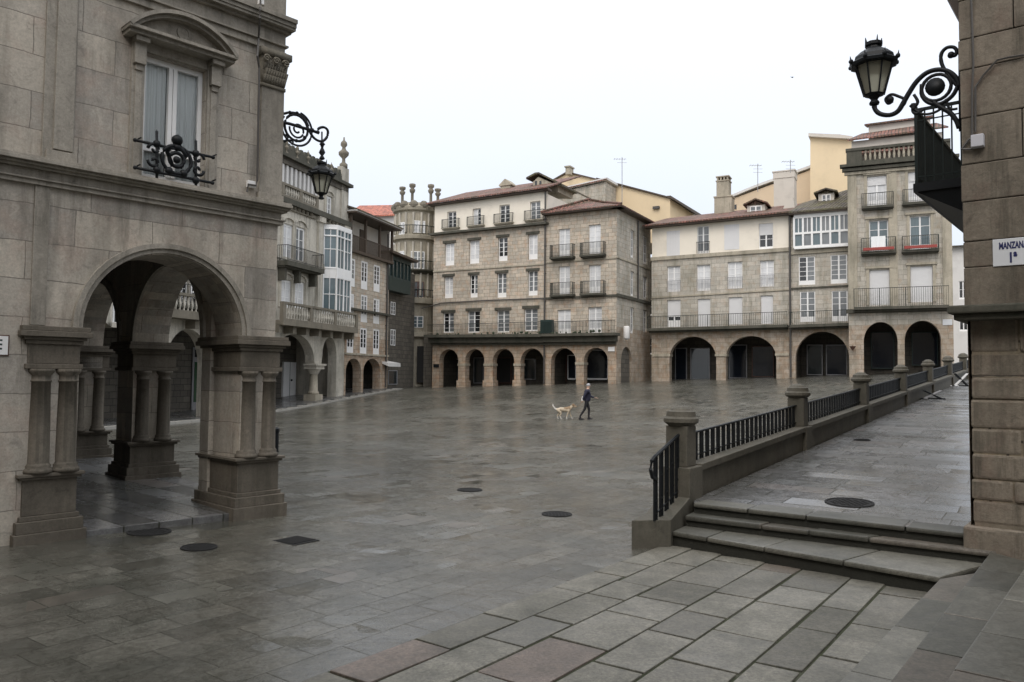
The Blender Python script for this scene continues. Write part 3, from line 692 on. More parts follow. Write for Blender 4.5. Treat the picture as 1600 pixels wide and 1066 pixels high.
# pedimented window
u0, u1, z0, z1 = win
fr = MB(); d = -.1
fr.fb(LB,u0,u0+.06,z0,z1,d-.06,d); fr.fb(LB,u1-.06,u1,z0,z1,d-.06,d); fr.fb(LB,u0+.06,u1-.06,z1-.07,z1,d-.06,d); fr.fb(LB,u0+.06,u1-.06,z0,z0+.08,d-.06,d)
c = (u0+u1)/2; fr.fb(LB,c-.06,c-.004,z0+.08,z1-.07,d-.06,d+.015); fr.fb(LB,c+.004,c+.06,z0+.08,z1-.07,d-.06,d+.015)
fr.fb(LB,u0+.06,c-.06,5.12,5.19,d-.05,d-.005); fr.fb(LB,c+.06,u1-.06,5.12,5.19,d-.05,d-.005)
wd = fr.build('window', M['white'], hall, bevel=.004)
for a, b in ((u0+.05, c-.05), (c+.05, u1-.05)):
    MB().fb(LB, a, b, z0+.07, z1-.06, d-.045, d-.035).build('pane', M['hallglass'] if 'hallglass' in M else M['glL'], wd)
    cu_ = MB(); n = 26; P = []
    for i in range(n+1): P.append((a+(b-a)*i/n, d-.085+.022*math.sin(i*2.1+a*9)+.012*math.sin(i*.9)))
    for i in range(n): cu_.poly([w(P[i][0],z0+.05,P[i][1]),w(P[i+1][0],z0+.05,P[i+1][1]),w(P[i+1][0],z1-.05,P[i+1][1]),w(P[i][0],z1-.05,P[i][1])])
    cu_.build('curtain', M['curtain'] if 'curtain' in M else M['white'], wd, smooth=True)
MB().fb(LB,u0-.2,u1+.2,z0-.1,z1+.1,-.84,-.8).build('room_back', M['dark'], hall)
m = MB(); m.fb(LB,u0-.18,u0-.01,z0-.02,6.55,-.02,.045); m.fb(LB,u1+.01,u1+.18,z0-.02,6.55,-.02,.045); m.fb(LB,u0-.14,u0-.05,z0,6.15,.04,.065); m.fb(LB,u1+.05,u1+.14,z0,6.15,.04,.065)
m.fb(LB,u0-.01,u1+.01,6.42,6.55,-.02,.03)
for a in (u0-.1, u1+.1):
    m.fb(LB,a-.075,a+.075,6.2,6.5,.03,.13); m.fb(LB,a-.09,a+.09,6.48,6.55,.03,.2); m.fb(LB,a-.05,a+.05,6.12,6.2,.03,.09)
m.fb(LB,u0-.02,u1+.02,z0-.06,z0-.005,-.2,.1)
m.build('window_surround', M['hallplain'], hall, bevel=.006)
m = MB(); ul, ur, zb, rise = -2.47, -.98, 6.64, .36; ucn = (ul+ur)/2; hc = (ur-ul)/2; Rr_ = (hc*hc+rise*rise)/(2*rise); zc = zb+rise-Rr_; th = math.asin(hc/Rr_)
m.fb(LB,ul+.02,ur-.02,6.551,6.6,-.02,.24); m.fb(LB,ul,ur,6.6,zb,-.02,.3)
arc = [(ucn+Rr_*math.sin(-th+2*th*i/24), zc+Rr_*math.cos(-th+2*th*i/24)) for i in range(25)]
m.fpr(LB, [(ul+.02,zb+.001),(ur-.02,zb+.001)]+[(x,max(zb+.002,z-.015)) for x,z in reversed(arc)], -.02, .12)
for (q0,q1,dd) in ((-.085,-.04,.24),(-.04,0.01,.31)):
    for i in range(24):
        t0, t1 = -th+2*th*i/24, -th+2*th*(i+1)/24
        m.fpr(LB, [(ucn+(Rr_+q)*math.sin(t), zc+(Rr_+q)*math.cos(t)) for q, t in ((q0,t0),(q1,t0),(q1,t1),(q0,t1))], -.02, dd)
arcring(LB, ucn+.02, 6.79, .075, .09, .1, .14, 20, 0, 2*math.pi, m); arcring(LB, ucn+.02, 6.79, .0, .074, .1, .128, 20, 0, 2*math.pi, m)
m.build('pediment', M['hallplain'], hall)
# iron window guard
m = MB(); dg = .16
P_ = lambda x, y: w(*LB.uz(x, y, dg), dg)
for a, b in (((211,219),(333,246)),((211,262),(332,286))): m.tube([P_(*a), P_(*b)], .02, 6); m.ball(P_(*a), .028, 6); m.ball(P_(*b), .028, 6)
for x, ya, yb in ((245,205,284),(306,220,300)):
    m.tube([P_(x,ya), P_(x,yb)], .02, 6); m.tube([P_(x,ya-3), P_(x,ya+5)], .002, 6, .02)
    for y in (ya+20, yb-18): m.ball(P_(x,y), .052, 6)
cu2, cz2 = LB.uz(276, 250, dg)
for r, z_ in ((.2,0),(.1,0)): m.tube([w(cu2+r*math.cos(t), cz2+r*math.sin(t)*.95, dg) for t in [i*math.pi/12 for i in range(24)]], .027, 6, closed=True)
m.ball(w(cu2, cz2+.27, dg), .075, 8); m.ball(w(cu2, cz2+.17, dg), .05, 6); m.ball(w(cu2, cz2, dg), .05, 6)
for sgn in (-1, 1):
    for zz in (-1, 1):
        pts = []
        for i in range(16):
            t = i*.42; r = .085*(1-i/19); pts.append(w(cu2+sgn*(.3+r*math.cos(t)), cz2+zz*.08+zz*r*math.sin(t), dg))
        m.tube(pts, .022, 6)
    m.ball(w(cu2+sgn*.1, cz2-.17, dg), .055, 6)
    m.tube([w(cu2+sgn*.02, cz2+.22, dg), w(cu2+sgn*.13, cz2+.08, dg), w(cu2+sgn*.05, cz2-.1, dg)], .03, 6)
for uu in (-2.24, -1.2):
    for zz in (5.2, 4.84): m.tube([w(uu,zz,0), w(uu,zz,dg)], .01, 5)
m.build('window_guard', M['iron'], hall, smooth=True)
m = MB(); q = lambda x, y, d=.08: w(*LB.uz(x, y, d), d)
pts = [q(407,-60), q(407,8,.1), q(406,16,.36), q(406,28,.36), q(404,60,.14), q(402,88,.17), q(405,106,.12), q(402,282), q(400,290), q(388,288), q(386,300)]
m.tube(pts, .016, 6); m.build('cable', M['pipe'], hall)
m = MB(); m.fb(LB, *[LB.uz(384,303)[0], LB.uz(396,303)[0]], 4.86, 4.96, .0, .06); m.fb(LB, LB.uz(402,12)[0], LB.uz(409,12)[0], 7.66, 7.73, 0, .07); m.build('junction_box', M['white'], hall, bevel=.006)
m = MB(); m.fb(LB, -4.3, -3.63, 2.3, 2.52, 0, .02); sg = m.build('street_plaque', M['white'], None, label='small white wall plaque on the town hall left of its nearest pier', cat='sign')
m = MB(); m.fb(LB, -4.32, -3.615, 2.285, 2.535, -.005, .012); m.build('plaque_frame', M['brownwood'], sg)
m = MB(); [m.fb(LB, -3.8+.0*i, -3.69, 2.36+.05*i, 2.38+.05*i, .02, .022) for i in range(3)]; m.build('lettering', M['green'], sg)

# ================================================================== stone building on the right
rb = thing('corner_building', 'rough masonry building with moulded ledge, cut off by the right edge', 'building', RB.w(2, 0, -2))
R_ = RB.w
def blocks(F, u0, u1, zs, d, th, mt, bev, name, par, seedw=(.55,1.2), jit=.012, gap=.006):
    m = MB()
    for a, b in zip(zs, zs[1:]):
        u = u0; first = True
        while u < u1:
            l = random.uniform(*seedw)*(.6 if first and random.random() < .5 else 1); e_ = min(u+l, u1)
            if u1-e_ < .2: e_ = u1
            j = random.uniform(-jit, jit); uj = random.uniform(-.012,.012) if first else 0
            m.fb(F, u+gap+uj, e_-gap, a+gap, b-gap, d-th, d+j); u = e_; first = False
    return m.build(name, M[mt], par, bevel=bev)
zl = [.53,.79,1.02,1.3,1.58,1.9,2.14,2.42,2.8]
blocks(RB, .02, 14, zl, -.09, .4, 'roughblock', .028, 'base_masonry', rb, (.6,1.15), .02)
zu = [2.93,3.36,3.65,4.1,4.52,5.05,5.6,5.95,6.4,6.9,7.4,7.9,8.5,9,9.5,10,10.5,11,11.6,12.2]
blocks(RB, -.02, 14, zu, 0, .4, 'roughblock', .012, 'upper_masonry', rb, (.7,1.5), .004, .004)
m = MB(); m.fb(RB, .04, 14, -.2, 12.2, -.35, -.11); bodymb(RB, .0, 14, -.5, 12.2, 26, m, d=-.12); m.build('side_wall', M['rough'], rb)
m = MB(); m.fb(RB, -.06, 9, -.3, .5, -.5, 0); m.build('plinth', M['roughblock'] if 'roughblock' in M else M['rough'], rb, bevel=.03)
m = MB(); m.fb(RB, -.15, 9, 2.84, 2.93, -26, .18); m.fb(RB, -.1, 9, 2.77, 2.84, -26, .12); m.build('string_course', M['darkledge'], rb, bevel=.02)
m = MB(); m.fpr(RB, [(-.02,6.2),(-.14,6.5),(-.42,7.2),(-.42,7.5),(-.02,7.5)], -2.2, -.4); m.build('upper_balcony', M['wood'], rb)
# plate with lettering
def text(s_, F, u, z, size, d, mt, par, bold=.0, align='CENTER', name='lettering', xs=1):
    cu_ = bpy.data.curves.new(name, 'FONT'); cu_.body = s_; cu_.size = size; cu_.align_x = align; cu_.extrude = .001; cu_.offset = bold
    t_ = bpy.data.objects.new('tmp', cu_); C.objects.link(t_); dg_ = bpy.context.evaluated_depsgraph_get(); me = bpy.data.meshes.new_from_object(t_.evaluated_get(dg_))
    bpy.data.objects.remove(t_); b = BASE[par.name]
    for v in me.vertices: v.co = F.w(u+v.co.x*xs, z+v.co.y, d+v.co.z)-b
    me.materials.clear(); me.materials.append(M[mt]); o = bpy.data.objects.new(name, me); C.objects.link(o); o.parent = par; BASE[o.name] = b; return o
m = MB(); m.fb(RB, .273, .66, 3.35, 3.645, .0, .015); sg = m.build('street_sign', M['enamel'] if 'enamel' in M else M['white'], None, bevel=.004, label='white enamel street plate with blue letters on the right hand stone building', cat='sign')
text('MANZANA', RB, .462, 3.535, .1, .017, 'navy', sg, .004, xs=.52); text('1ª', RB, .455, 3.385, .15, .017, 'navy', sg, .006, xs=.7)
m = MB(); q = lambda x, y, d=.03: R_(*RB.uz(x, y, d), d)
for pts in ([q(1516,-40), q(1519,30), q(1521,100), q(1519,140), q(1519,216)], [q(1600,86), q(1575,90), q(1558,94), q(1536,118), q(1524,136), q(1524,206)], [q(1503,233), q(1514,218), q(1519,216)], [q(1503,233), q(1518,233)]): m.tube(pts, .012, 5)
m.build('cable', M['pipe'], rb)
m = MB(); a = RB.R(1519,1539,213,232); m.fb(RB, *a, 0, .1); m.build('junction_box', M['grey2'] if 'grey2' in M else M['white'], rb, bevel=.008)
# balcony on its side wall
m = MB(); db = -1.97; m.fb(RB, -.92, 0, 4.72, 4.84, -6, db); m.prism([R_(-.88,4.72,db-.03),R_(-.88,4.72,-6),R_(.0,4.72,-6),R_(.0,4.72,db-.03)], [R_(-.25,4.35,db-.1),R_(-.25,4.35,-6),R_(0,4.3,-6),R_(0,4.3,db-.1)])
bo = m.build('balcony', M['iron'], rb)
m = MB(); zt_ = 5.9
m.fb(RB,-.9,-.86,zt_-.04,zt_,-5.9,db-.03); m.fb(RB,-.9,0,zt_-.04,zt_,db-.06,db-.02); m.fb(RB,-.9,0,zt_-.04,zt_,-5.9,-5.86)
m.fb(RB,-.89,-.87,4.92,4.94,-5.9,db-.03); m.fb(RB,-.9,0,4.92,4.94,db-.05,db-.03); m.fb(RB,-.9,0,zt_-.18,zt_-.165,db-.05,db-.03)
m.fb(RB,-.9,-.86,4.84,zt_+.03,db-.06,db-.02)
for i in range(48): d_ = db-.04-.082*i; m.fb(RB,-.89,-.865,4.84,zt_,d_-.012,d_+.012)
for i in range(1,8): u = -.88+.11*i; m.fb(RB,u-.009,u+.009,4.84,zt_,db-.05,db-.03); m.fb(RB,u-.009,u+.009,4.84,zt_,-5.9,-5.88)
m.build('railing', M['irongreen'], bo)
SB = Fac(800, 500, 10, 8); SB.o = Vector((-16,2.2,0)); SB.e = Vector((.93,-.37,0)).normalized(); SB.n = Vector((-SB.e.y, SB.e.x, 0))  # unseen house, added behind the camera to block sky light from the foreground
bs = thing('shading_house', 'unseen stone house added behind the camera to darken the foreground', 'building', SB.w(14,0,-3))
ho = [(1.5+3.2*i, 2.9+3.2*i, z, z+2) for i in range(9) for z in (1.2,4.6,8)]
m = wallmb(SB, [(0,-.5),(30,-.5),(30,12.5),(0,12.5)], [rect(r) for r in ho], .3); bodymb(SB,0,30,-.5,12.5,6,m); m.build('wall', M['rough'], bs)
# ================================================================== wall lanterns
def lantern(lt, c, h, up=True):               # c = bottom centre of the glazed body
    s_ = h/.62; m = MB()
    m.lathe(c, [(.05*s_,-.12*s_),(.06*s_,-.1*s_),(.035*s_,-.06*s_),(.07*s_,-.02*s_),(.1*s_,-.015*s_),(.115*s_,.0)], 8)
    m.lathe(c, [(.205*s_,.33*s_),(.26*s_,.34*s_),(.27*s_,.37*s_),(.225*s_,.4*s_),(.215*s_,.44*s_),(.15*s_,.5*s_),(.085*s_,.54*s_),(.08*s_,.56*s_),(.1*s_,.575*s_),(.1*s_,.61*s_),(.02*s_,.63*s_)], 8)
    for k in range(8):
        a = 2*math.pi*k/8; cs, sn = math.cos(a), math.sin(a)
        m.tube([Vector(c)+Vector((cs*.112*s_, sn*.112*s_, 0)), Vector(c)+Vector((cs*.205*s_, sn*.205*s_, .34*s_))], .012*s_, 4)
        m.ball(Vector(c)+Vector((cs*.265*s_, sn*.265*s_, .385*s_)), .028*s_, 5); m.tube([Vector(c)+Vector((cs*.265*s_, sn*.265*s_, .385*s_)), Vector(c)+Vector((cs*.275*s_, sn*.275*s_, .45*s_))], .016*s_, 4, .002)
        if k % 2 == 0: m.tube([Vector(c)+Vector((cs*.085*s_, sn*.085*s_, .6*s_)), Vector(c)+Vector((cs*.095*s_, sn*.095*s_, .67*s_))], .016*s_, 4, .004)
    cap_ = m.build('lantern_frame', M['iron'], lt)
    g_ = MB(); g_.lathe(c, [(.105*s_,.005*s_),(.198*s_,.335*s_)], 8); g_.build('lantern_glass', M['lampglass'], cap_)
def pxl(F, d, pts): return [F.w(*F.uz(x, y, d), d) for x, y in pts]
def circ(F, d, x, y, r, n=20, a0=0, turns=1, r1=None):
    u, z = F.uz(x, y, d); u2 = F.uz(x+r, y, d)[0]; rr = abs(u2-u)*1.06; out = []
    for i in range(n+1):
        t = a0+2*math.pi*turns*i/n; k = rr if r1 is None else rr+(rr*r1/r-rr)*i/n
        out.append(F.w(u+k*math.cos(t), z+k*math.sin(t), d))
    return out
lt = thing('wall_lantern', 'ornate black lantern standing on a scrolled bracket beside the right hand balcony', 'street lamp', RB.w(-.1, 5.2, -.25))
m = MB(); D_ = -.25
def smoothp(P, k=4):
    out = []; n = len(P)
    for i in range(n-1):
        p0, p1, p2, p3 = P[max(i-1,0)], P[i], P[i+1], P[min(i+2,n-1)]
        for j in range(k):
            t = j/k; out.append(tuple(.5*((2*p1[a])+(-p0[a]+p2[a])*t+(2*p0[a]-5*p1[a]+4*p2[a]-p3[a])*t*t+(-p0[a]+3*p1[a]-3*p2[a]+p3[a])*t**3) for a in (0,1)))
    out.append(P[-1]); return out
T = lambda pts, r, n=6: m.tube(pxl(RB, D_, smoothp(pts)), r*1.4, n)
T([(1366,158),(1367,170),(1375,178),(1390,180),(1403,174),(1412,160),(1420,146),(1432,128),(1448,114),(1466,109),(1482,112),(1494,122),(1499,136)], .022)
T([(1403,174),(1415,158),(1402,150),(1392,148),(1384,155),(1388,162),(1395,158)], .014)
T([(1499,138),(1490,128),(1478,112),(1471,98),(1471,84),(1479,75),(1490,74),(1495,80),(1492,87),(1484,87)], .016)
m.ball(pxl(RB, D_, [(1486,86)])[0], .04, 6); m.ball(pxl(RB, D_, [(1391,156)])[0], .045, 6)
T([(1440,132),(1441,150),(1452,161),(1470,162),(1488,150),(1498,132)], .018)
m.tube(circ(RB, D_, 1463, 137, 22)[:-1], .022, 6, closed=True)
cc = pxl(RB, D_, [(1461,136)])[0]; uu, zz = RB.uz(1461,136,D_); m.fpr(RB, [(uu+.105*math.cos(t), zz+.105*math.sin(t)) for t in [i*math.pi/8 for i in range(16)]], D_-.02, D_+.02)
T([(1458,160),(1470,168),(1484,176),(1494,188),(1499,200)], .022); T([(1428,148),(1434,160),(1426,172),(1432,178),(1444,170)], .014); T([(1478,155),(1484,170),(1496,170)], .012)
T([(1422,165),(1440,178),(1460,176),(1476,166)], .012); T([(1427,172),(1427,162)], .02)
m.tube(pxl(RB, D_, [(1500,66),(1501,205)]), .022, 6)
m.lathe(pxl(RB, D_, [(1366,158)])[0], [(.03,-.04),(.05,-.02),(.03,.0),(.045,.03),(.03,.05),(.03,.09)], 8)
bk = m.build('bracket', M['iron'], lt, smooth=True)
c0 = pxl(RB, D_, [(1366,148)])[0]; lantern(lt, c0, .66)
lt = thing('wall_lantern', 'ornate black lantern hanging below a ringed scroll bracket on the town hall corner', 'street lamp', LB.w(.1, 6, -.3))
m = MB(); D_ = -.3
T = lambda pts, r, n=6: m.tube(pxl(LB, D_, smoothp(pts)), r*1.5, n)
T([(434,191),(450,193),(470,199),(484,203),(498,208)], .018)
m.tube(circ(LB, D_, 463, 200, 17)[:-1], .022, 6, closed=True); m.tube(circ(LB, D_, 464, 201, 22, 40, 2.6, .8), .018, 6)
m.tube(circ(LB, D_, 465, 203, 12, 26, 3, 1.4, 3), .017, 6)
T([(476,188),(484,206),(492,217),(503,221),(511,214),(512,204),(506,199),(498,201),(496,208)], .015)
T([(434,176),(442,178),(452,176),(466,178),(476,186),(482,198)], .014)
T([(434,212),(442,210),(450,214),(446,220),(440,219)], .011); T([(444,222),(452,219),(458,222),(456,226)], .01); T([(434,170),(441,170),(442,178)], .012)
for x, y in ((453,176),(464,177),(488,203),(497,207),(463,220),(476,215)): m.ball(pxl(LB, D_, [(x,y)])[0], .03, 6)
hang = pxl(LB, D_, [(503,218)])[0]; m.tube(pxl(LB, D_, [(503,206),(503,236)]), .014, 6)
m.lathe(pxl(LB, D_, [(503,250)])[0], [(.02,0),(.05,.02),(.035,.05),(.02,.07),(.055,.12),(.04,.16),(.02,.2),(.03,.24),(.05,.26),(.02,.3)], 8)
m.build('bracket', M['iron'], lt, smooth=True)
c0 = pxl(LB, D_, [(502,302)])[0]; lantern(lt, c0, .52)
# ================================================================== long stone building in the middle (A) and its corner part (B)
def facade(name, label, F, outer, wins, arches, mat, D, group=None, th=.7, extra=[], body_z=None, right=True):
    c = (outer[0][0]+outer[1][0])/2
    t = thing(name, label, 'building', F.w(c, max(0, outer[0][1]), -D/2), group)
    m = wallmb(F, outer, [rect(r) for r in wins]+arches+extra, th, both=bool(arches))
    us = [p[0] for p in outer]; zs = [p[1] for p in outer]
    bodymb(F, min(us), max(us), min(zs), body_z or max(zs), D, m, right=right)
    m.build('wall', M[mat], t)
    return t
def ledge(par, F, a, b, th, p, mt='darkledge', nm='ledge', d0=-.05):
    (u0, z0), (u1, z1) = a, b; m = MB()
    m.hexa([F.w(u0,z0-th,p),F.w(u1,z1-th,p),F.w(u1,z1-th,d0),F.w(u0,z0-th,d0),F.w(u0,z0,p),F.w(u1,z1,p),F.w(u1,z1,d0),F.w(u0,z0,d0)])
    return m.build(nm, M[mt], par)
def eave(par, F, a, b, p=.55, th=.1, mt='wood', back=.3):
    return ledge(par, F, a, b, th, p, mt, 'eave', -back)
# --- A
wa1 = [(692,709,488.5,520),(730.3,749.7,485.7,520),(776,796,484.7,519.5),(819,840,482,517.5)]
wa2 = [(693.8,707.8,432,466),(734,746.3,429.4,465),(776.3,791.3,426.6,465),(824.7,840,423.4,462)]
wa3 = [(694.7,709.8,380,415),(733,749,375.5,412),(778,793,370.7,408),(825,840,366,405.5)]
wa4 = [(698.5,712.5,330.5,356),(738,751,325.7,352),(780,796,320,348),(828,844,314.5,343)]
RA = lambda L, F=A: [F.R(*r) for r in L]
uL = -11.4
archA = [(686,716),(726.6,756.6),(769.7,803.4),(813,849.4),(860.6,900),(912,949.8)]
aA = []
for x0, x1 in archA:
    u0, u1 = A.uz(x0,580)[0], A.uz(x1,580)[0]; zt = 4.47; aA.append(arch(u0, u1, .3, zt-(u1-u0)/2*1.0, zt, 14))
bA = facade('long_stone_house', 'long four storey stone house with cream attic over four round arches, centre of the square', A, [(uL,-.3),(0,-.3),(0,14.85),(uL,14.85)], RA(wa1+wa2+wa3), aA[:4], 'ashlar', 9)
m = wallmb(A, [(uL+.02,14.86),(-.02,14.86),(.1,17.6),(uL+.02,17.45)], [rect(r) for r in RA(wa4)], .3, d=-.03); bodymb(A, uL+.02, -.02, 14.86, 17.4, 8.9, m, d=-.03); m.build('attic_wall', M['cream'], bA)
tn = ['DM','LD','L','LM','M','LM','LL','L','LM','L','DD','LM','DD','LD','MD','MM']
for i, r in enumerate(RA(wa1)): window(bA, A, r, 5, .06, ['DM','MD','M','M'][i], .18)
for i, r in enumerate(RA(wa2)): window(bA, A, r, 4, .2, ['L','DM','M','M'][i], .18); 
for i, r in enumerate(RA(wa3)): window(bA, A, r, 4, .22, ['L','L','D','L'][i], .18)
for i, r in enumerate(RA(wa4)):
    window(bA, A, r, 4, .05, ['DD','LD','DD','MM'][i], .18, d0=-.03); balcony(bA, A, r[0]-.45, r[1]+.45, r[2]-.03, .8, .3, .05, .12, 'ashplain', 'irongreen')
for L in (wa1, wa2, wa3):
    for r in RA(L):
        m = MB(); m.fb(A, r[0]-.18, r[1]+.18, r[3]+.0, r[3]+.22, -.1, .07); m.build('lintel', M['darkledge'], bA)
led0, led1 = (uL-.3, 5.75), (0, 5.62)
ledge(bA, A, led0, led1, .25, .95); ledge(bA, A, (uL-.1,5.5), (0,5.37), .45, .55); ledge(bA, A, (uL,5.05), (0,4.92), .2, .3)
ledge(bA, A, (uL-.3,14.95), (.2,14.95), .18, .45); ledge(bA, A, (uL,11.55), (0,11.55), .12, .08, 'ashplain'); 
m = MB(); m.tube([A.w(*A.uz(660,482),.1), A.w(*A.uz(690,474),.1), A.w(*A.uz(760,469.5),.1), A.w(*A.uz(850,466.5),.1)], .05, 5); m.build('cable', M['pipe'], bA)
eave(bA, A, (uL-.4,17.6), (.35,17.75), .5, .14)
roofq(bA, [A.w(uL-.5,17.62,.65), A.w(.4,17.77,.65), A.w(.4,20.2,-6), A.w(uL-.5,20.0,-6)])
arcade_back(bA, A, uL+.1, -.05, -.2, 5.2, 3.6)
def shop(par, F, x0, x1, y0, y1, d, mt='shopblue', fm='grey', sill=None):
    r = F.R(x0, x1, y0, y1, d); m = MB(); k = .07
    m.fb(F,r[0]-k,r[0],r[2]-k,r[3]+k,d-.05,d+.03); m.fb(F,r[1],r[1]+k,r[2]-k,r[3]+k,d-.05,d+.03); m.fb(F,r[0],r[1],r[3],r[3]+k,d-.05,d+.03); m.fb(F,r[0],r[1],r[2]-k*(2 if sill else 1),r[2],d-.05,d+.05)
    f = m.build('shop_window', M[sill or fm], par); MB().fb(F,*r,d-.03,d-.01).build('pane', M[mt], f); return f
shop(bA, A, 707, 716, 562, 595, -3.5); shop(bA, A, 741, 755, 560, 598, -3.5); shop(bA, A, 819, 836, 562, 592, -3.5, 'shopblue'); shop(bA, A, 776, 798, 560, 598, -3.5, 'dark', 'brownwood')
m = MB(); r = A.R(672,680,569,574); m.fb(A, uL+.2, uL+.75, r[2], r[3], 0, .1); m.build('letter_box', M['iron'], bA)
for i in range(5):
    u = [uL+.35, A.uz(721,590)[0], A.uz(763,590)[0], A.uz(808,590)[0]]
m = MB()
for x0, x1 in ((716,726.6),(756.6,769.7),(803.4,813)):
    u0, u1 = A.uz(x0,580)[0], A.uz(x1,580)[0]; m = MB(); m.fb(A,u0-.1,u1+.1,.4,1.55+.05*u0/3+.3,-.78,.1); m.build('pier_base', M['ashlar'], bA); m = MB(); m.fb(A,u0-.06,u1+.06,3.0,3.2,-.74,.06); m.build('pier_cap', M['ashplain'], bA)
ch = MB(); c_ = A.uz(793,300,-4); ch.fb(A,c_[0]-.5,c_[0]+.5,18,19.55,-4.6,-3.6); ch.fb(A,c_[0]-.65,c_[0]+.65,19.55,19.65,-4.7,-3.5); ch.prism([A.w(c_[0]-.65,19.65,-3.5),A.w(c_[0]+.65,19.65,-3.5),A.w(c_[0]+.65,19.65,-4.7),A.w(c_[0]-.65,19.65,-4.7)],[A.w(c_[0]-.05,20.15,-3.5),A.w(c_[0]+.05,20.15,-3.5),A.w(c_[0]+.05,20.15,-4.7),A.w(c_[0]-.05,20.15,-4.7)])
ch.build('roof_vent', M['ashplain'], bA)
# --- B, corner house
wb1 = [(871,891.6,484,521),(918.8,940.4,480,520.4)]; wb2 = [(873,890.6,416,461),(920,938.5,414,459)]; wb3 = [(872.8,890.6,357.6,402),(919.7,938.5,351,398.5)]
bB = facade('corner_stone_house', 'stone corner house with red hipped roof and four iron balconies above two arches', A, [(0.01,-.3),(cu,-.3),(cu,15.5),(.01,15.5)], RA(wb1+wb2+wb3), aA[4:], 'ashlar', 8, body_z=15.49, right=False)
sideW = [(985.4,991,360,403),(1005,1011.6,369,413),(985.4,991,424,463),(1005,1011.6,432,467),(985,990.5,481,521),(1005,1010.6,485,519.5)]
m = wallmb(BS, [(.0,-.3),(8,-.3),(8,15.5),(.0,15.5)], [rect(BS.R(*r)) for r in sideW]+[arch(1.0,3.4,.5,3.4,4.6,12)], .25)
m.build('side_wall', M['ashgrey'], bB)
for r in sideW: window(bB, BS, BS.R(*r), 3, .1, 'MD', .12)
m = MB(); m.fb(BS,1.0,3.4,-.2,4.6,-.3,-.2); m.build('side_door', M['darkstone'], bB)
for i, r in enumerate(RA(wb1+wb2+wb3)):
    window(bB, A, r, 4, .25 if i > 1 else .2, 'L', .15)
    if i > 1: balcony(bB, A, r[0]-.55, r[1]+.5, r[2], .98, .6, .16, .12, 'darkledge', 'irongreen')
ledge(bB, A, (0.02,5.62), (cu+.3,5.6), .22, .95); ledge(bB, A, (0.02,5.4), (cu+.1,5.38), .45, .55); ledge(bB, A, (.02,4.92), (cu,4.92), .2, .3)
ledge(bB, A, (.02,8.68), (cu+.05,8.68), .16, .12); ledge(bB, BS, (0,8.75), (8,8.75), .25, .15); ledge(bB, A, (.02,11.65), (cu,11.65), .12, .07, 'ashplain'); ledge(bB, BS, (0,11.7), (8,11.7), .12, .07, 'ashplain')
r_ = MB(); e_ = .9
r_.fb(A,.1,cu+.25,6.55,6.6,e_-.04,e_); n = 52
for i in range(n): u = .1+(cu+.1)*i/(n-1); r_.fb(A,u-.012,u+.012,5.6,6.57,e_-.03,e_-.01)
r_.build('balcony_railing', M['irongreen'], bB)
m = MB(); rr = A.R(845,863,500,521,.6); m.fb(A, rr[0], rr[1], rr[2], rr[3], .3, .7); m.build('green_cabinet', M['green'], bB)
r_ = MB()
for i in range(86):
    u = uL+.1+(-uL-.2)*i/85; r_.fb(A,u-.01,u+.01,5.65,6.6,e_-.03,e_-.01)
r_.fb(A,uL,-.02,6.6,6.64,e_-.04,e_); r_.build('balcony_railing', M['irongreen'], bA)
r_ = MB()
for i in range(60): r_.ball(A.w(random.uniform(uL,cu), random.uniform(5.62,5.8), random.uniform(.4,.85)), random.uniform(.05,.13), 4)
r_.build('ledge_moss', M['ivy'], bA, kind='stuff')
pipe(bA, A, 852, 300, 600, .07, .12); pipe(bB, BS, 995.5, 345, 470, .07, .1)
eave(bB, A, (-.15,15.62), (cu+.6,15.62), .6, .12); eave(bB, BS, (-.6,15.62), (8.3,15.62), .6, .12)
pk = A.w(*A.uz(895,314,-3.4), -3.4); pk2 = A.w(*A.uz(972,319,-1.5), -1.5)
c0 = A.w(-.2,15.63,.65); c1 = A.w(cu+.65,15.63,.65); c2 = BS.w(8.3,15.63,.65); c3 = A.w(-.2,15.63,-7)
pkz = 17.25; P1 = A.w(2.2,17.3,-3.6); P2 = A.w(cu-2.6,16.9,-3.6)
for q in ([c0,c1,P2,P1],[c1,c2,P2],[c0,P1,c3]): roofq(bB, q)
m = MB(); m.tube([c0+Vector((0,0,.12)), P1+Vector((0,0,.15))], .09, 6); m.tube([c1+Vector((0,0,.12)), P2+Vector((0,0,.15)), P1+Vector((0,0,.15))], .09, 6); m.build('ridge_tiles', M['tile'], bB)
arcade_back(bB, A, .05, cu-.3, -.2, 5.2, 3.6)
shop(bB, A, 888, 899, 556, 591, -3.4, 'shopdark', 'grey', 'white'); shop(bB, A, 914, 949, 548, 591, -3.4, 'shopdark', 'grey', 'white'); shop(bB, A, 866, 884, 552, 596, -3.4, 'dark', 'brownwood')
u0, u1 = A.uz(900,580)[0], A.uz(912,580)[0]; m = MB(); m.fb(A,u0-.06,u1+.06,3.1,3.3,-.74,.06); m.build('pier_cap', M['ashplain'], bB)
m = MB(); m.lathe(BS.w(.9,5.2,.5), [(.05,-.1),(.22,0),(.25,.05),(.25,.9),(.2,1.0)], 10); m.build('wall_sign', M['whitewall'], bB, smooth=True)
m = MB(); rr = A.R(950,960,542,549,.05); m.fb(A,*rr,0,.06); tag_ = m.build('street_sign', M['white'], None, label='small white plate on the corner pier of the red roofed stone house', cat='sign')
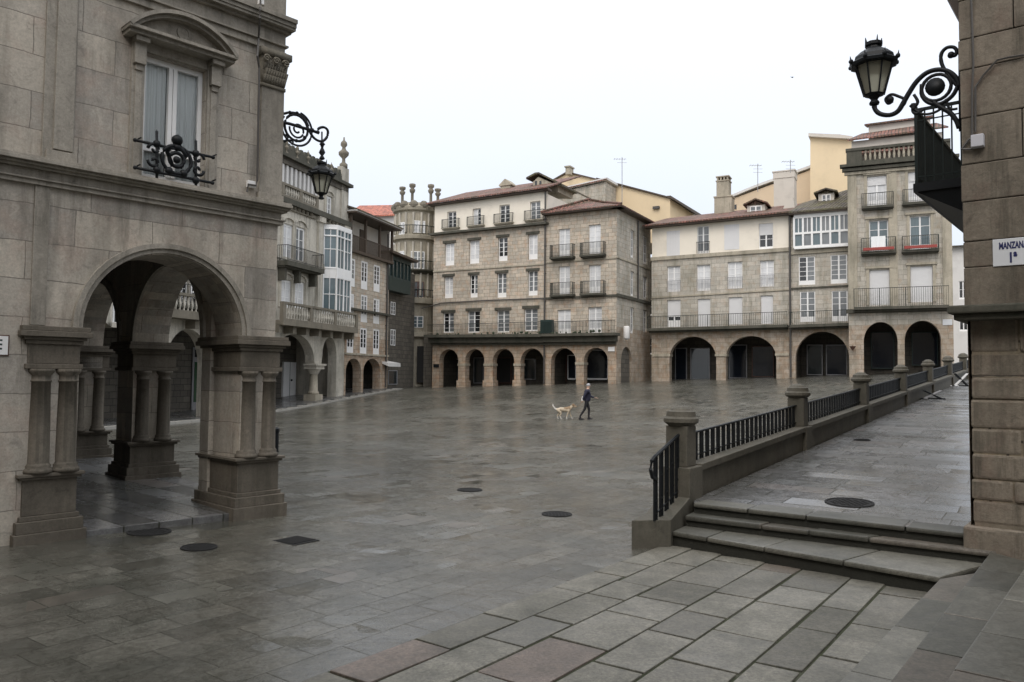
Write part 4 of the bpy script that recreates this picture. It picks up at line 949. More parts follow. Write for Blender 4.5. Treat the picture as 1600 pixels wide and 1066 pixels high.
# --- behind A and B
K = Fac(945, 300, 78, -1.777); KS = Fac(945, 300, 75, -1.777)
def cut(F, pts, D, mat, name, par, th=.3):
    m = MB(); m.fpr(F, [F.uz(*p) for p in pts], -D, 0); return m.build(name, M[mat], par)
bK = thing('yellow_gabled_house', 'big yellow rendered gable rising behind the red roofed corner house', 'building', K.w(0, 2, 0))
cut(K, [(935,380),(935,281),(945,284),(1047,311),(1047,380)], 8, 'yellow', 'wall', bK)
cut(Fac(945,300,83,-1.777), [(855,380),(855,288),(887,271),(940,283),(940,380)], 6, 'yellow', 'wall', bK)
def edge(F, pts, par, r=.14, d=.15, mt='wood', nm='verge'):
    m = MB()
    for a, b in zip(pts, pts[1:]):
        (u0, z0), (u1, z1) = F.uz(*a), F.uz(*b); m.hexa([F.w(u0,z0,.25),F.w(u1,z1,.25),F.w(u1,z1,-8),F.w(u0,z0,-8),F.w(u0,z0+r,.25),F.w(u1,z1+r,.25),F.w(u1,z1+r,-8),F.w(u0,z0+r,-8)])
    return m.build(nm, M[mt], par)
edge(K, [(933,280.5),(945,283.5),(1047,310.5),(1056,314)], bK)
edge(Fac(945,300,83,-1.777), [(860,286),(887,270.5),(942,284)], bK)
m = MB(); c_ = A.w(*A.uz(887,272,-12), -12); F8 = Fac(945,300,82,-1.777); rr = F8.R(883.5,890,260,272); m.fb(F8,*rr,-1,0); m.fb(F8,rr[0]-.1,rr[1]+.1,rr[3]-.1,rr[3]+.05,-1.1,.1); m.build('chimney', M['ashplain'], bK)
cut(Fac(1047,311,80,.563), [(1047,345),(1047,311),(1090,338),(1090,345)], .5, 'creamgrey', 'wall', bK)
Fk = Fac(1047,311,79.5,.563); edge(Fk, [(1044,309),(1094,339)], bK, .2)
for x0, x1 in ((1053,1057),(1063,1067),(1073,1077)):
    rr = Fk.R(x0,x1,326+(x0-1053)*.5,336+(x0-1053)*.45,0); window(bK, Fk, rr, 1, 0, 'D', -.35, bars=False, mid=False)
m = MB(); rr = K.R(1021,1031,323,327); m.fb(K,*rr,0,.25); m.build('wall_vent', M['pipe'], bK)
bS = thing('stone_party_wall_house', 'rubble stone gable with tiled roof wedged between long house and yellow gable', 'building', KS.w(-3, 2, 0))
cut(KS, [(861,380),(861,303),(946,284.5),(946,380)], 5, 'ashgrey', 'wall', bS); edge(KS, [(858,302),(950,281.5)], bS, .22, mt='whitewall')
roofq(bS, [KS.w(*KS.uz(858,301.5),.3), KS.w(*KS.uz(950,281),.3), KS.w(*KS.uz(950,279,-3),-3), KS.w(*KS.uz(858,297,-3),-3)])
KH = Fac(852, 600, 67, -1.777)
bH = thing('stair_turret', 'small gabled roof room with two slit windows above the cream attic', 'building', KH.w(0, 15, 0))
cut(KH, [(833,300),(833,284),(841,276.5),(872,290),(872,300)], 3, 'ashplain', 'wall', bH); edge(KH, [(824,281),(838,273.5),(844,273),(880,291)], bH, .16, mt='tiledark', nm='roof')
for x in (836,843): rr = KH.R(x,x+3,283,295); m = MB(); m.fb(KH,*rr,-.05,.03); m.build('slit_window', M['glD'], bH)
# antennas
def antenna(px, y0, y1, D, label, arms=3):
    a, b = at(px, y1, D), at(px, y0, D); t = thing('roof_antenna', label, 'antenna', a, 'television antennas on the roofs'); m = MB(); m.tube([a, b], .03, 5); m.build('mast', M['grey'], t); m = MB()
    m.tube([b+Vector((-.7,0,-.15)), b+Vector((.35,0,-.15))], .015, 4)
    for i in range(5): p = b+Vector((-.65+.22*i,0,-.15)); m.tube([p+Vector((0,-.25,0)), p+Vector((0,.25,0))], .012, 4)
    for i in range(arms-1): p = b+Vector((0,0,-.45-.3*i)); m.tube([p+Vector((-.4,0,0)), p+Vector((.4,0,0))], .012, 4)
    m.build('aerial', M['grey'], t)
antenna(972, 246, 318, 65, 'tall thin antenna mast above the red roofed corner house', 2)
antenna(1184, 256, 300, 66, 'thin antenna mast rising between the round chimney and the grey chimney block')
antenna(1235, 250, 270, 64, 'short antenna mast on top of the grey chimney block')
# ================================================================== cream topped arcade house C, gallery house D
wc1 = [(1042.7,1063.4,469,511),(1090,1110,467.3,510),(1138.4,1160,464.4,507),(1188.6,1208,461.7,506)]
wc2 = [(1042.7,1063,416,456),(1089,1110,413.7,454.5),(1137,1160,409,451),(1187.5,1209.3,407,448)]
wc3 = [(1041.6,1062,361,400),(1089,1108,353,396),(1131.6,1155,351,390),(1185.6,1208,349,389)]
uc1 = CF.uz(1235,450)[0]; ucR = CF.uz(1327,400)[0]
RC = lambda L: [CF.R(*r) for r in L]
def archpx(F, x0, x1, yt, ys, zb=.8, n=18):
    u0, u1 = F.uz(x0,570)[0], F.uz(x1,570)[0]; xc = (x0+x1)/2; return arch(u0, u1, zb, F.uz(xc,ys)[1], F.uz(xc,yt)[1], n)
bC = facade('cream_topped_house', 'ochre stone house with cream top storey and white shutters over two wide arches', CF, [(.0,0),(uc1,0),(uc1,12.3),(.0,12.2)], RC(wc1+wc2), [archpx(CF,1046,1119,526,560), archpx(CF,1134,1213,525,560)], 'ashgrey', 9)
m = wallmb(CF, [(.02,12.25),(uc1-.02,12.35),(uc1-.02,15.05),(.02,14.9)], [rect(r) for r in RC(wc3)], .3, d=-.03); bodymb(CF,.02,uc1-.02,12.3,14.9,8.9,m,d=-.03); m.build('attic_wall', M['cream'], bC)
for i, r in enumerate(RC(wc1)): window(bC, CF, r, 4, .25, 'DD' if i == 0 else 'L', .15, blind=[.62,1,1,1][i])
for i, r in enumerate(RC(wc2)):
    window(bC, CF, r, 4, .1, 'L', .15); m = MB(); m.fb(CF,r[0]-.05,r[1]+.05,r[2]+.9,r[2]+.94,.02,.05)
    for k in range(10): u = r[0]+(r[1]-r[0])*k/9; m.fb(CF,u-.012,u+.012,r[2],r[2]+.9,.02,.04)
    m.build('window_railing', M['grey'], bC)
for i, r in enumerate(RC(wc3)):
    if i in (0, 2): shut(bC, CF, r, .0)
    else: window(bC, CF, r, 3, .1, 'M' if i == 1 else 'D', .12, blind=0 if i == 1 else .45, d0=-.03)
    if i == 1:
        m = MB(); 
        for k in range(9): u = r[0]+(r[1]-r[0])*k/8; m.fb(CF,u-.015,u+.015,r[2],r[2]+.95,.02,.04)
        m.fb(CF,r[0]-.05,r[1]+.05,r[2]+.93,r[2]+.97,.02,.05); m.build('window_railing', M['iron'], bC)
ledge(bC, CF, (-.05,12.35), (uc1,12.45), .3, .12, 'ashplain'); ledge(bC, CF, (0,8.95), (uc1,9.2), .12, .08, 'ashplain')
ledge(bC, CF, (0,4.12), (1.5,4.15), .12, .07, 'ashplain')
# decorative shutters end; balcony slab with railing
def longbal(par, F, u0, z0, u1, z1, p=.8, th=.22, h=1.0, sp=.14, mt='darkledge', rt='irongreen'):
    b = ledge(par, F, (u0,z0), (u1,z1), th, p, mt, 'balcony'); ledge(par, F, (u0+.05,z0-th), (u1-.05,z1-th), .14, p*.6, mt, 'balcony_corbel')
    r = MB(); n = int((u1-u0)/sp); e_ = p-.06
    r.hexa([F.w(u0,z0+h-.04,e_+.02),F.w(u1,z1+h-.04,e_+.02),F.w(u1,z1+h-.04,e_-.02),F.w(u0,z0+h-.04,e_-.02),F.w(u0,z0+h,e_+.02),F.w(u1,z1+h,e_+.02),F.w(u1,z1+h,e_-.02),F.w(u0,z0+h,e_-.02)])
    for i in range(n+1):
        t = i/n; u = u0+.03+(u1-u0-.06)*t; z = z0+(z1-z0)*t; k = .025 if i % 12 == 0 else .01; r.fb(F,u-k,u+k,z,z+h-.03,e_-.01,e_+.01)
    r.build('railing', M[rt], b); return b
longbal(bC, CF, -.15, 6.25, uc1-.15, 6.35)
eave(bC, CF, (-.5,14.95), (uc1+.1,15.12), .6, .13)
roofq(bC, [CF.w(-.6,14.98,.7), CF.w(uc1+.1,15.14,.7), CF.w(uc1+.1,17.2,-6.5), CF.w(-.6,16.9,-6.5)])
arcade_back(bC, CF, .1, uc1-.1, -.2, 5.9, 3.8)
shop(bC, CF, 1080, 1108, 545, 592, -3.6, 'shopblue'); shop(bC, CF, 1056, 1072, 545, 594, -3.6, 'shopdark'); shop(bC, CF, 1140, 1166, 540, 590, -3.6, 'shopdark'); shop(bC, CF, 1176, 1208, 542, 588, -3.6, 'shopdark', 'brownwood')
for x0, x1, yy in ((1021,1046,555.5),(1119,1134,555),(1213,1231,554)):
    u0, u1 = CF.uz(x0,580)[0], CF.uz(x1,580)[0]; z = CF.uz((x0+x1)/2,yy)[1]; m = MB(); m.fb(CF,u0-.08,u1+.08,z-.1,z+.1,-.76,.08); m.build('pier_cap', M['ashplain'], bC)
# dormers, chimneys
def dormer(par, F, x0, x1, y0, y1, d, roofx, ytop, mt='tile', tone='M', wallm='creamgrey', flat=False):
    r = F.R(x0,x1,y0,y1,d); m = MB(); m.fb(F,r[0]-.25,r[1]+.25,r[2]-.6,r[3]+.1,d-3,d-.02); f = m.build('dormer', M[wallm], par)
    window(par, F, r, 2, 0, tone, -.02, d0=d)
    a = F.uz(roofx[0],y0,d); b = F.uz(roofx[1],y0,d); c = F.uz((roofx[0]+roofx[1])/2,ytop,d)
    m = MB(); zz = r[3]+.08
    for p, q in (((a[0],zz),(c[0],c[1])),((c[0],c[1]),(b[0],zz))):
        m.hexa([F.w(p[0],p[1],d+.3),F.w(q[0],q[1],d+.3),F.w(q[0],q[1],d-3.2),F.w(p[0],p[1],d-3.2),F.w(p[0],p[1]+.12,d+.3),F.w(q[0],q[1]+.12,d+.3),F.w(q[0],q[1]+.12,d-3.2),F.w(p[0],p[1]+.12,d-3.2)])
    m.fpr(F, [(r[0]-.2,r[3]+.05),(r[1]+.2,r[3]+.05),(c[0],c[1]-.02)], d-.3, d-.02); m.build('dormer_roof', M[mt], f)
dormer(bC, CF, 1172, 1190, 322, 336, -2.6, (1162,1200), 313)
m = MB(); rr = CF.R(1217,1245,318,337,-2.4); m.prism([CF.w(rr[0],rr[2]-.5,-2.4),CF.w(rr[1],rr[2]-.5,-2.4),CF.w(rr[1]-.3,rr[3]+.5,-2.4),CF.w(rr[0]+.5,rr[3]+.1,-2.4)],[CF.w(rr[0],rr[2]-.5,-5),CF.w(rr[1],rr[2]-.5,-5),CF.w(rr[1]-.3,rr[3]+.5,-5),CF.w(rr[0]+.5,rr[3]+.1,-5)]); m.build('roof_box', M['creamgrey'], bC)
ch = MB(); d_ = -5; rr = CF.R(1116,1143,308,345,d_); ch.fb(CF,rr[0],rr[1],rr[2]-1,rr[3],d_-1.3,d_); ch.fb(CF,rr[0]-.06,rr[1]+.06,rr[3],rr[3]+.12,d_-1.36,d_+.06)
r2 = CF.R(1119,1138,281,307,d_); ch.fb(CF,r2[0],r2[1],rr[3]+.1,r2[3],d_-1.2,d_-.1); ch.fb(CF,r2[0]-.06,r2[1]+.06,r2[3]-.1,r2[3],d_-1.26,d_-.04)
for k in range(4):
    for dd in (-.15,-1.15): u = r2[0]+.1+(r2[1]-r2[0]-.2)*k/3; ch.fb(CF,u-.07,u+.07,r2[3],r2[3]+.28,d_+dd-.08,d_+dd+.04)
ch.fb(CF,r2[0]-.05,r2[1]+.05,r2[3]+.28,r2[3]+.38,d_-1.3,d_-.05); ch.build('chimney', M['ashplain'], bC)
ch = MB(); rr = CF.R(1209,1241,278,330,-6); ch.fb(CF,*rr,-7.6,-6); ch.fb(CF,rr[0]-.05,rr[1]+.05,rr[3],rr[3]+.55,-7.65,-5.95); ch.fb(CF,rr[0]-.12,rr[1]+.12,rr[3]+.55,rr[3]+.65,-7.7,-5.9); ch.build('chimney', M['creamgrey'], bC)
# --- D gallery house
wd1 = [(1250,1274,455.5,503),(1299.5,1324.3,454.3,502)]; wd2 = [(1248,1273.6,401,445),(1297.7,1323.6,398,443)]
bD = facade('gallery_house', 'narrow stone house with glazed white gallery under mossy roof above one wide arch', CF, [(uc1+.01,0),(ucR,0),(ucR,14.8),(uc1+.01,14.8)], RC(wd1+wd2), [archpx(CF,1243,1327,518,560)], 'ashgrey', 9)
for i, r in enumerate(RC(wd1)): window(bD, CF, r, 4, .17, 'M', .05)
for i, r in enumerate(RC(wd2)): window(bD, CF, r, 5, .15, ['DM','M'][i], .05)
ur = CF.R(1241,1326.5,337,385,.25); m = MB()
m.fb(CF,ur[0],ur[1],ur[2]-.12,ur[2],-.05,.42); m.fb(CF,ur[0],ur[1],ur[3],ur[3]+.25,-.05,.42); gm = MB(); zm = ur[2]+(ur[3]-ur[2])*.46
for k in range(7): u = ur[0]+(ur[1]-ur[0])*k/6; m.fb(CF,u-.07,u+.07,ur[2],ur[3],.2,.4)
m.fb(CF,ur[0],ur[1],zm-.08,zm+.08,.2,.395); m.fb(CF,ur[0],ur[1],ur[2],ur[2]+.12,.2,.395); m.fb(CF,ur[0],ur[1],ur[3]-.1,ur[3],.2,.395)
for k in range(6):
    u = ur[0]+(ur[1]-ur[0])*(k+.5)/6; m.fb(CF,u-.03,u+.03,zm,ur[3],.22,.37)
gl = m.build('glazed_gallery', M['white'], bD)
for k in range(6): a = ur[0]+(ur[1]-ur[0])*k/6; b = ur[0]+(ur[1]-ur[0])*(k+1)/6; MB().fb(CF,a+.07,b-.07,ur[2],ur[3],.25,.3).build('pane', M['glM' if k % 2 else 'glB'], gl)
longbal(bD, CF, uc1+.05, 6.3, ucR+.25, 6.38)
ledge(bD, CF, (uc1+.02,12.1), (ucR,12.15), .25, .12, 'ashplain'); ledge(bD, CF, (uc1,9.25), (ucR,9.3), .12, .1, 'darkledge')
eave(bD, CF, (uc1,15.05), (ucR+.1,15.05), .7, .13)
roofq(bD, [CF.w(uc1,15.08,.75), CF.w(ucR+.1,15.08,.75), CF.w(ucR+.1,17.8,-5), CF.w(uc1+.3,16.9,-5)], 'tiledark')
dormer(bD, CF, 1284, 1298, 304, 319, -1.6, (1272,1309), 297, 'tiledark', 'M')
pipe(bD, CF, 1235, 337, 590, .08, .15)
arcade_back(bD, CF, uc1+.1, ucR-.1, -.2, 5.9, 3.8)
shop(bD, CF, 1262, 1284, 540, 585, -3.6, 'shopblue'); shop(bD, CF, 1292, 1322, 540, 585, -3.6, 'shopdark')
m = MB(); rr = CF.R(1328,1334,471,500,.5); m.lathe(CF.w(rr[0]+.2,rr[2]-.9,.55), [(.12,0),(.2,.1),(.22,1.2),(.12,1.5),(.06,1.7)], 10); m.build('furled_parasol', M['iron'], bD)
AL = Fac(1015, 600, 80, -1.777)
bAl = thing('alley_end_house', 'dark stone house closing the narrow alley between the two arcaded blocks', 'building', AL.w(0, 1, 0))
m = wallmb(AL, [(-6,-.3),(4,-.3),(4,14.5),(-6,14.5)], [rect((-.6,.3,8.5,10.2)), rect((-.6,.3,4.5,6.2))], .2); bodymb(AL,-6,4,-.3,14.5,5,m); m.build('wall', M['darkstone'], bAl)
for r in ((-.6,.3,8.5,10.2),(-.6,.3,4.5,6.2)): window(bAl, AL, r, 2, .1, 'D', .1)
# --- behind C / D
Q = Fac(1145, 300, 78, -1.938)
bQ = thing('peach_gabled_house', 'peach rendered gable behind the cream topped house, left of the tall yellow block', 'building', Q.w(3, 2, 0))
cut(Q, [(1144,360),(1144,311),(1207,288),(1268,265),(1268,360)], 6, 'peach', 'wall', bQ); edge(Q, [(1141,310),(1180,294),(1268,262.5)], bQ, .25, mt='whitewall')
m = MB(); rr = Q.R(1146,1151,320,327); m.fb(Q,*rr,-.1,.05); m.build('vent', M['glD'], bQ)
Q2 = Fac(1266, 300, 70, -1.938)
bT = thing('tall_yellow_block', 'tall plain yellow rendered block with flat grey cap behind the mossy roof', 'building', Q2.w(2, 2, 0))
cut(Q2, [(1266,340),(1266,214),(1330,217),(1330,340)], 7, 'yellow', 'wall', bT); cut(Fac(1266,300,69.6,-1.938), [(1263,213),(1263,208),(1312,210),(1332,213),(1332,217)], 8, 'creamgrey', 'roof_edge', bT)
# ================================================================== tall house with balustrade E
we1 = [(1358.5,1390,421.7,477),(1422.7,1457.6,416,472)]; we2 = [(1358,1388,344,393),(1421.6,1454,337,390)]; we3 = [(1355,1385.5,275,322),(1419,1450,268,316)]
RE = lambda L: [EF.R(*r) for r in L]
uR = 6.75; uE0 = 0
a1, a2 = archpx(EF,1350,1403,503,533,1.0), archpx(EF,1414,1471,501,532,1.0)
bE = facade('tall_balustraded_house', 'tall grey stone house with roof balustrade and six balcony windows, head of the terrace', EF, [(uE0,.5),(uR,.5),(uR,18.0),(uE0,18.0)], RE(we1+we2+we3), [a1, a2], 'ashgrey', 8, body_z=17.9)
for i, r in enumerate(RE(we1)): window(bE, EF, r, 4, .2, 'L', .15, blind=.97 if i == 0 else 1)
for i, r in enumerate(RE(we2)): window(bE, EF, r, 3, .15, 'B', .15, lcols=1)
for i, r in enumerate(RE(we3)): window(bE, EF, r, 3, .2, 'L', .15, blind=.3, lcols=1)
for i, r in enumerate(RE(we2)): 
    b = balcony(bE, EF, r[0]-.55, r[1]+.5, r[2]-.05, 1.0, .6, .18, .11, 'darkledge', 'irongreen'); m = MB(); m.fb(EF,r[0]-.4,r[1]+.35,r[2]+.0,r[2]+.2,.58,.75); fb_ = m.build('flower_box', M['red'], None, label='red flower box on the balcony '+('behind the hanging white cloth' if i == 0 else 'nearest the black iron balcony, without a cloth'), cat='planter', group='flower boxes on the balustraded house')
for r in RE(we3): balcony(bE, EF, r[0]-.4, r[1]+.45, r[2]-.05, .95, .55, .18, .11, 'darkledge', 'irongreen')
for r in RE(we1+we2+we3):
    m = MB(); m.fb(EF,r[0]-.2,r[0]-.01,r[2],r[3]+.1,-.02,.06); m.fb(EF,r[1]+.01,r[1]+.2,r[2],r[3]+.1,-.02,.06); m.fb(EF,r[0]-.28,r[1]+.28,r[3]+.1,r[3]+.26,-.02,.14); m.build('window_surround', M['ashplain'], bE)
r = RE(we2)[0]; m = MB(); n = 10
for i in range(n):
    u0 = r[0]+.12+(.95)*i/n; u1 = u0+.95/n; o0 = .03*math.sin(i*1.7); o1 = .03*math.sin((i+1)*1.7)
    m.prism([EF.w(u0,r[2]+.2,.62+o0),EF.w(u1,r[2]+.2,.62+o1),EF.w(u1,r[2]+1.02,.6),EF.w(u0,r[2]+1.02,.6)],[EF.w(u0,r[2]+.2,.6+o0),EF.w(u1,r[2]+.2,.6+o1),EF.w(u1,r[2]+1.02,.58),EF.w(u0,r[2]+1.02,.58)])
m.build('white_cloth', M['curtain'], None, label='white cloth hung over a balcony rail of the tall grey house', cat='cloth')
longbal(bE, EF, .35, 7.4, uR-.3, 7.4, .8, .2, 1.35)
ledge(bE, EF, (-.15,7.25), (uR+.2,7.25), .25, .25, 'darkledge')
m = MB()
for u0, u1 in ((.0,.62),(2.75,3.3),(uR-.6,uR)): m.fb(EF,u0+.005,u1-.005,7.3,17.3,-.02,.1)
for u0, u1 in ((.0,.62),(2.75,3.3),(uR-.6,uR)):
    m = MB(); m.fb(EF,u0+.005,u1-.005,7.3,17.3,-.02,.1); m.build('pilaster', M['ashplain'], bE)
for z, p in ((17.3,.2),(17.55,.35),(17.85,.5)): ledge(bE, EF, (-p,z+.2), (uR+p,z+.2), .2, p, 'ashplain' if z < 17.5 else 'darkledge', 'cornice')
m = MB(); m.fb(EF,-.05,uR,18.05,18.3,-.3,.1); m.fb(EF,-.1,uR,19.1,19.3,-.32,.14); m.fb(EF,-.05,1.0,18.3,19.1,-.25,.08); m.fb(EF,uR-.6,uR,18.3,19.1,-.25,.08); bb = m.build('parapet', M['darkledge'], bE)
for i in range(16):
    u = 1.25+(uR-.6-1.4)*i/15; m = MB(); m.lathe(EF.w(u,18.3,-.05), [(.09,0),(.06,.08),(.1,.25),(.1,.35),(.05,.6),(.09,.78),(.09,.8)], 8); m.build('baluster', M['ashplain'], bb, smooth=True)
P = EF; m = MB(); m.fb(P,.3,uR-.3,17.9,20.3,-6,-1.6); m.build('penthouse_wall', M['creamgrey'], bE)
roofq(bE, [EF.w(-.0,20.3,-1.2), EF.w(uR,20.5,-1.2), EF.w(uR-.6,21.5,-3.4), EF.w(1.0,21.3,-3.4)])
roofq(bE, [EF.w(.2,19.0,-.6), EF.w(uR,19.0,-.6), EF.w(uR,19.6,-1.6), EF.w(.2,19.6,-1.6)])
m = MB(); m.fb(EF,1.5,uR-1,20.8,21.9,-6,-3.3); m.build('penthouse_top', M['creamgrey'], bE); roofq(bE, [EF.w(1.2,21.9,-3.0), EF.w(uR-.8,22.0,-3.0), EF.w(uR-.8,22.4,-5), EF.w(1.4,22.3,-5)], nm='upper_roof')
arcade_back(bE, EF, .1, uR-.1, .4, 6.6, 3.5)
shop(bE, EF, 1362, 1396, 520, 575, -3.3, 'shopdark', 'green'); shop(bE, EF, 1426, 1464, 520, 570, -3.3, 'shopdark', 'green')
rr = EF.R(1473,1488,499,508,.05); m = MB(); m.fb(EF,*rr,0,.04); m.build('street_sign', M['enamel'], None, label='white street plate high on the corner of the tall balustraded house', cat='sign')
m = MB(); m.lathe(EF.w(.25,4.55,.35), [(.02,-.3),(.25,0),(.1,.02)], 8); m.tube([EF.w(.25,4.6,0), EF.w(.25,4.6,.4)], .03, 5); m.build('lamp_shade', M['brownwood'], bE)
# far houses up the street right of E
FE = Fac(1495, 450, 85, -2.2)
bZ = thing('distant_house', 'distant pale house glimpsed up the street between tall house and right building', 'building', FE.w(2, 3, 0))
m = wallmb(FE, [(-3,2),(8,2),(8,16.8),(-3,16.8)], [rect((.2,1.0,7.5,9.5)), rect((.2,1.0,11,13)), rect((2.4,3.2,7.5,9.5))], .2); bodymb(FE,-3,8,2,16.8,6,m); m.build('wall', M['whitewall'], bZ)
for r in ((.2,1.0,7.5,9.5),(.2,1.0,11,13),(2.4,3.2,7.5,9.5)): window(bZ, FE, r, 2, .1, 'D', .1)
roofq(bZ, [FE.w(-3.3,16.8,.6), FE.w(8,16.8,.6), FE.w(8,17.6,-5), FE.w(-3.3,17.6,-5)], 'tiledark')
# ================================================================== left hand row: F bay house, G wooden gallery house, H, I, J
def gR(x0,x1,y0,y1,d=0): return G.R(x0,x1,y0,y1,d)
FL, FR_ = -36, -7.2
def openarc(specs, zb):                        # several arches standing on columns, joined below the springing
    pass
def dbl(a, b):                                 # two arches on a shared column
    (u0,u1,zs,zt),(v0,v1,ys,yt) = a, b; P = [(u0,-1.2),(v1,-1.2)]
    P += [((v0+v1)/2+(v1-v0)/2*math.cos(math.pi*i/14), ys+(yt-ys)*math.sin(math.pi*i/14)) for i in range(15)]
    P += [(v0-.12,2.75),(u1+.12,2.75)]
    P += [((u0+u1)/2+(u1-u0)/2*math.cos(math.pi*i/14), zs+(zt-zs)*math.sin(math.pi*i/14)) for i in range(15)]
    return P
hF = [dbl((-16.0,-11.3,3.05,4.75),(-10.25,-8.3,3.5,4.75)), arch(-21.3,-17.1,-1.2,2.95,4.7,16), dbl((-31.2,-26.6,2.6,4.45),(-25.4,-22.2,2.7,4.45))]
wf = [(441,458,350,412),(460,477,355,413),(438,456,437,481),(458,476,440,482),(509,519,306,338)]
wf2 = [(281,296,432,492),(176,190,452,512)]
RG = lambda L: [gR(*r) for r in L]
RBY = gR(505,537,360,490,.0); by0, by1 = RBY[0], RBY[1]
bF = thing('bay_window_house', 'ornate stone house with white bay windows, balustrades and urns, left row nearest', 'building', G.w(-18,-.3,-4))
m = wallmb(G, [(FL,-1.5),(FR_,-1.5),(FR_,15.9),(-11.3,15.9),(-11.3,13.3),(FL,13.3)], hF+[rect(r) for r in RG(wf+wf2)], .7, both=True)
bodymb(G, FL, FR_, -1.5, 13.2, 8, m); m.build('wall', M['palestone'], bF)
for i, r in enumerate(RG(wf)):
    window(bF, G, r, 3, .1, ['L','M','L','L','M'][i], .1, fw=.15)
    m = MB(); m.fb(G,r[0]-.22,r[0]-.02,r[2],r[3]+.1,-.02,.09); m.fb(G,r[1]+.02,r[1]+.22,r[2],r[3]+.1,-.02,.09); arcring(G,(r[0]+r[1])/2,r[3]+.05,(r[1]-r[0])/2+.02,(r[1]-r[0])/2+.25,-.02,.12,10,m=m,sq=.5); m.build('window_surround', M['palestone'], bF)
for r in RG(wf2): window(bF, G, r, 3, .15, 'D', .2)
def bay(par, u0, u1, z0, z1, p=.8, tone='B'):
    m = MB(); ang = p*.9; uc = [u0, u0+ang*.6, u1-ang*.6, u1]; dd = [0, p, p, 0]; pb = MB()
    segs = [(0,1,1),(1,2,2),(2,3,1)]; nz = [z0, z0+(z1-z0)*.2, z0+(z1-z0)*.4, z0+(z1-z0)*.52, z0+(z1-z0)*.75, z1-.5, z1]
    base = lambda z, k=0: [G.w(uc[0],z,0), G.w(uc[1],z,p+k), G.w(uc[2],z,p+k), G.w(uc[3],z,0)]
    for a, b, n in segs:
        A_, B_ = Vector((uc[a],dd[a])), Vector((uc[b],dd[b]))
        for i in range(n+1):
            q = A_.lerp(B_, i/n); m.tube([G.w(q.x,z0,q.y), G.w(q.x,z1,q.y)], .07, 4)
        for i in range(n):
            q = A_.lerp(B_, (i+.5)/n); m.tube([G.w(q.x,z0,q.y), G.w(q.x,z1,q.y)], .03, 4)
        for z in nz: m.tube([G.w(A_.x,z,A_.y), G.w(B_.x,z,B_.y)], .07 if z in (nz[0], nz[3], nz[-1], nz[-2]) else .035, 4)
        pb.poly([G.w(A_.x,z0,A_.y-.03), G.w(B_.x,z0,B_.y-.03), G.w(B_.x,z1,B_.y-.03), G.w(A_.x,z1,A_.y-.03)])
    for z, h in ((z0-.25,.26),(z0+(z1-z0)*.4,(z1-z0)*.12),(z1-.02,.3)): m.prism(base(z,.05), base(z+h,.05))
    f = m.build('bay_window', M['white'], par); pb.build('pane', M['gl'+tone], f); return f
for u in (-17.6,-11.0,-7.5):
    m = MB(); m.fb(G,u-.28,u+.28,6.6,13.3,-.02,.16); m.fb(G,u-.4,u+.4,12.6,13.0,-.02,.3); m.fb(G,u-.36,u+.36,9.4,9.75,-.02,.24); m.build('pilaster', M['palestone'], bF)
for u0, u1 in ((-16.0,-11.6),(-10.6,-7.9)):
    m = MB(); n = int((u1-u0)/.5)
    for i in range(n): m.ball(G.w(u0+.25+.5*i, 12.95, .08), .15, 5)
    m.fb(G,u0,u1,12.7,12.8,-.02,.12); m.build('frieze', M['roughplain'], bF)
zb0, zb1 = G.uz(521,488)[1], G.uz(521,362)[1]
bay(bF, by0, by1, zb0, zb1, .8, 'B')
r = gR(298,328,425,496); bay(bF, r[0], r[1]+.8, r[2], r[3], .7, 'D')
# balustraded long balcony
def balus(par, u0, u1, z, h, p, d=0, sp=.3, pst=3.2, corb=True):
    m = MB(); m.fb(G,u0,u1,z-.3,z,-.05,p); m.fb(G,u0,u1,z+h-.14,z+h,p-.28,p); m.fb(G,u0,u1,z,z+.12,p-.27,p-.02)
    n = max(1, int((u1-u0)/pst))
    for i in range(n+1): u = u0+.15+(u1-u0-.3)*i/n; m.fb(G,u-.15,u+.15,z+.12,z+h-.14,p-.26,p-.01)
    if corb:
        for i in range(n*2+1): u = u0+.15+(u1-u0-.3)*i/(n*2); m.fb(G,u-.14,u+.14,z-.75,z-.31,-.02,p*.7)
    b = m.build('balcony', M['roughplain'], par)
    q = MB()
    k = int((u1-u0)/sp)
    for i in range(k): u = u0+(i+.5)*sp; q.lathe(G.w(u,z+.12,p-.14), [(.06,0),(.05,.08),(.1,.3*h),(.06,.55*h),(.05,h-.26)], 6)
    q.build('balustrade', M['palestone'], b); return b
balus(bF, -16.6, FR_+.2, 5.45, 1.15, 1.0); balus(bF, -26.2, -17.5, 5.2, 1.0, .9)
r = RG(wf)[0]; r2 = RG(wf)[1]; balcony(bF, G, r[0]-.7, r2[1]+1.0, r[2], 1.0, .9, .3, .13, 'darkledge', 'iron')
m = MB()
for u in (r[0]-.3, (r[0]+r2[1])/2, r2[1]+.6): m = MB(); m.fpr(G, [(u-.15,r[2]-.3),(u+.15,r[2]-.3),(u+.1,r[2]-1.2),(u-.1,r[2]-1.2)], 0, .5); m.build('corbel', M['darkledge'], bF)
balcony(bF, G, -25.6, -23.2, 6.3-.6, 1.0, .8, .25, .13, 'darkledge', 'iron')
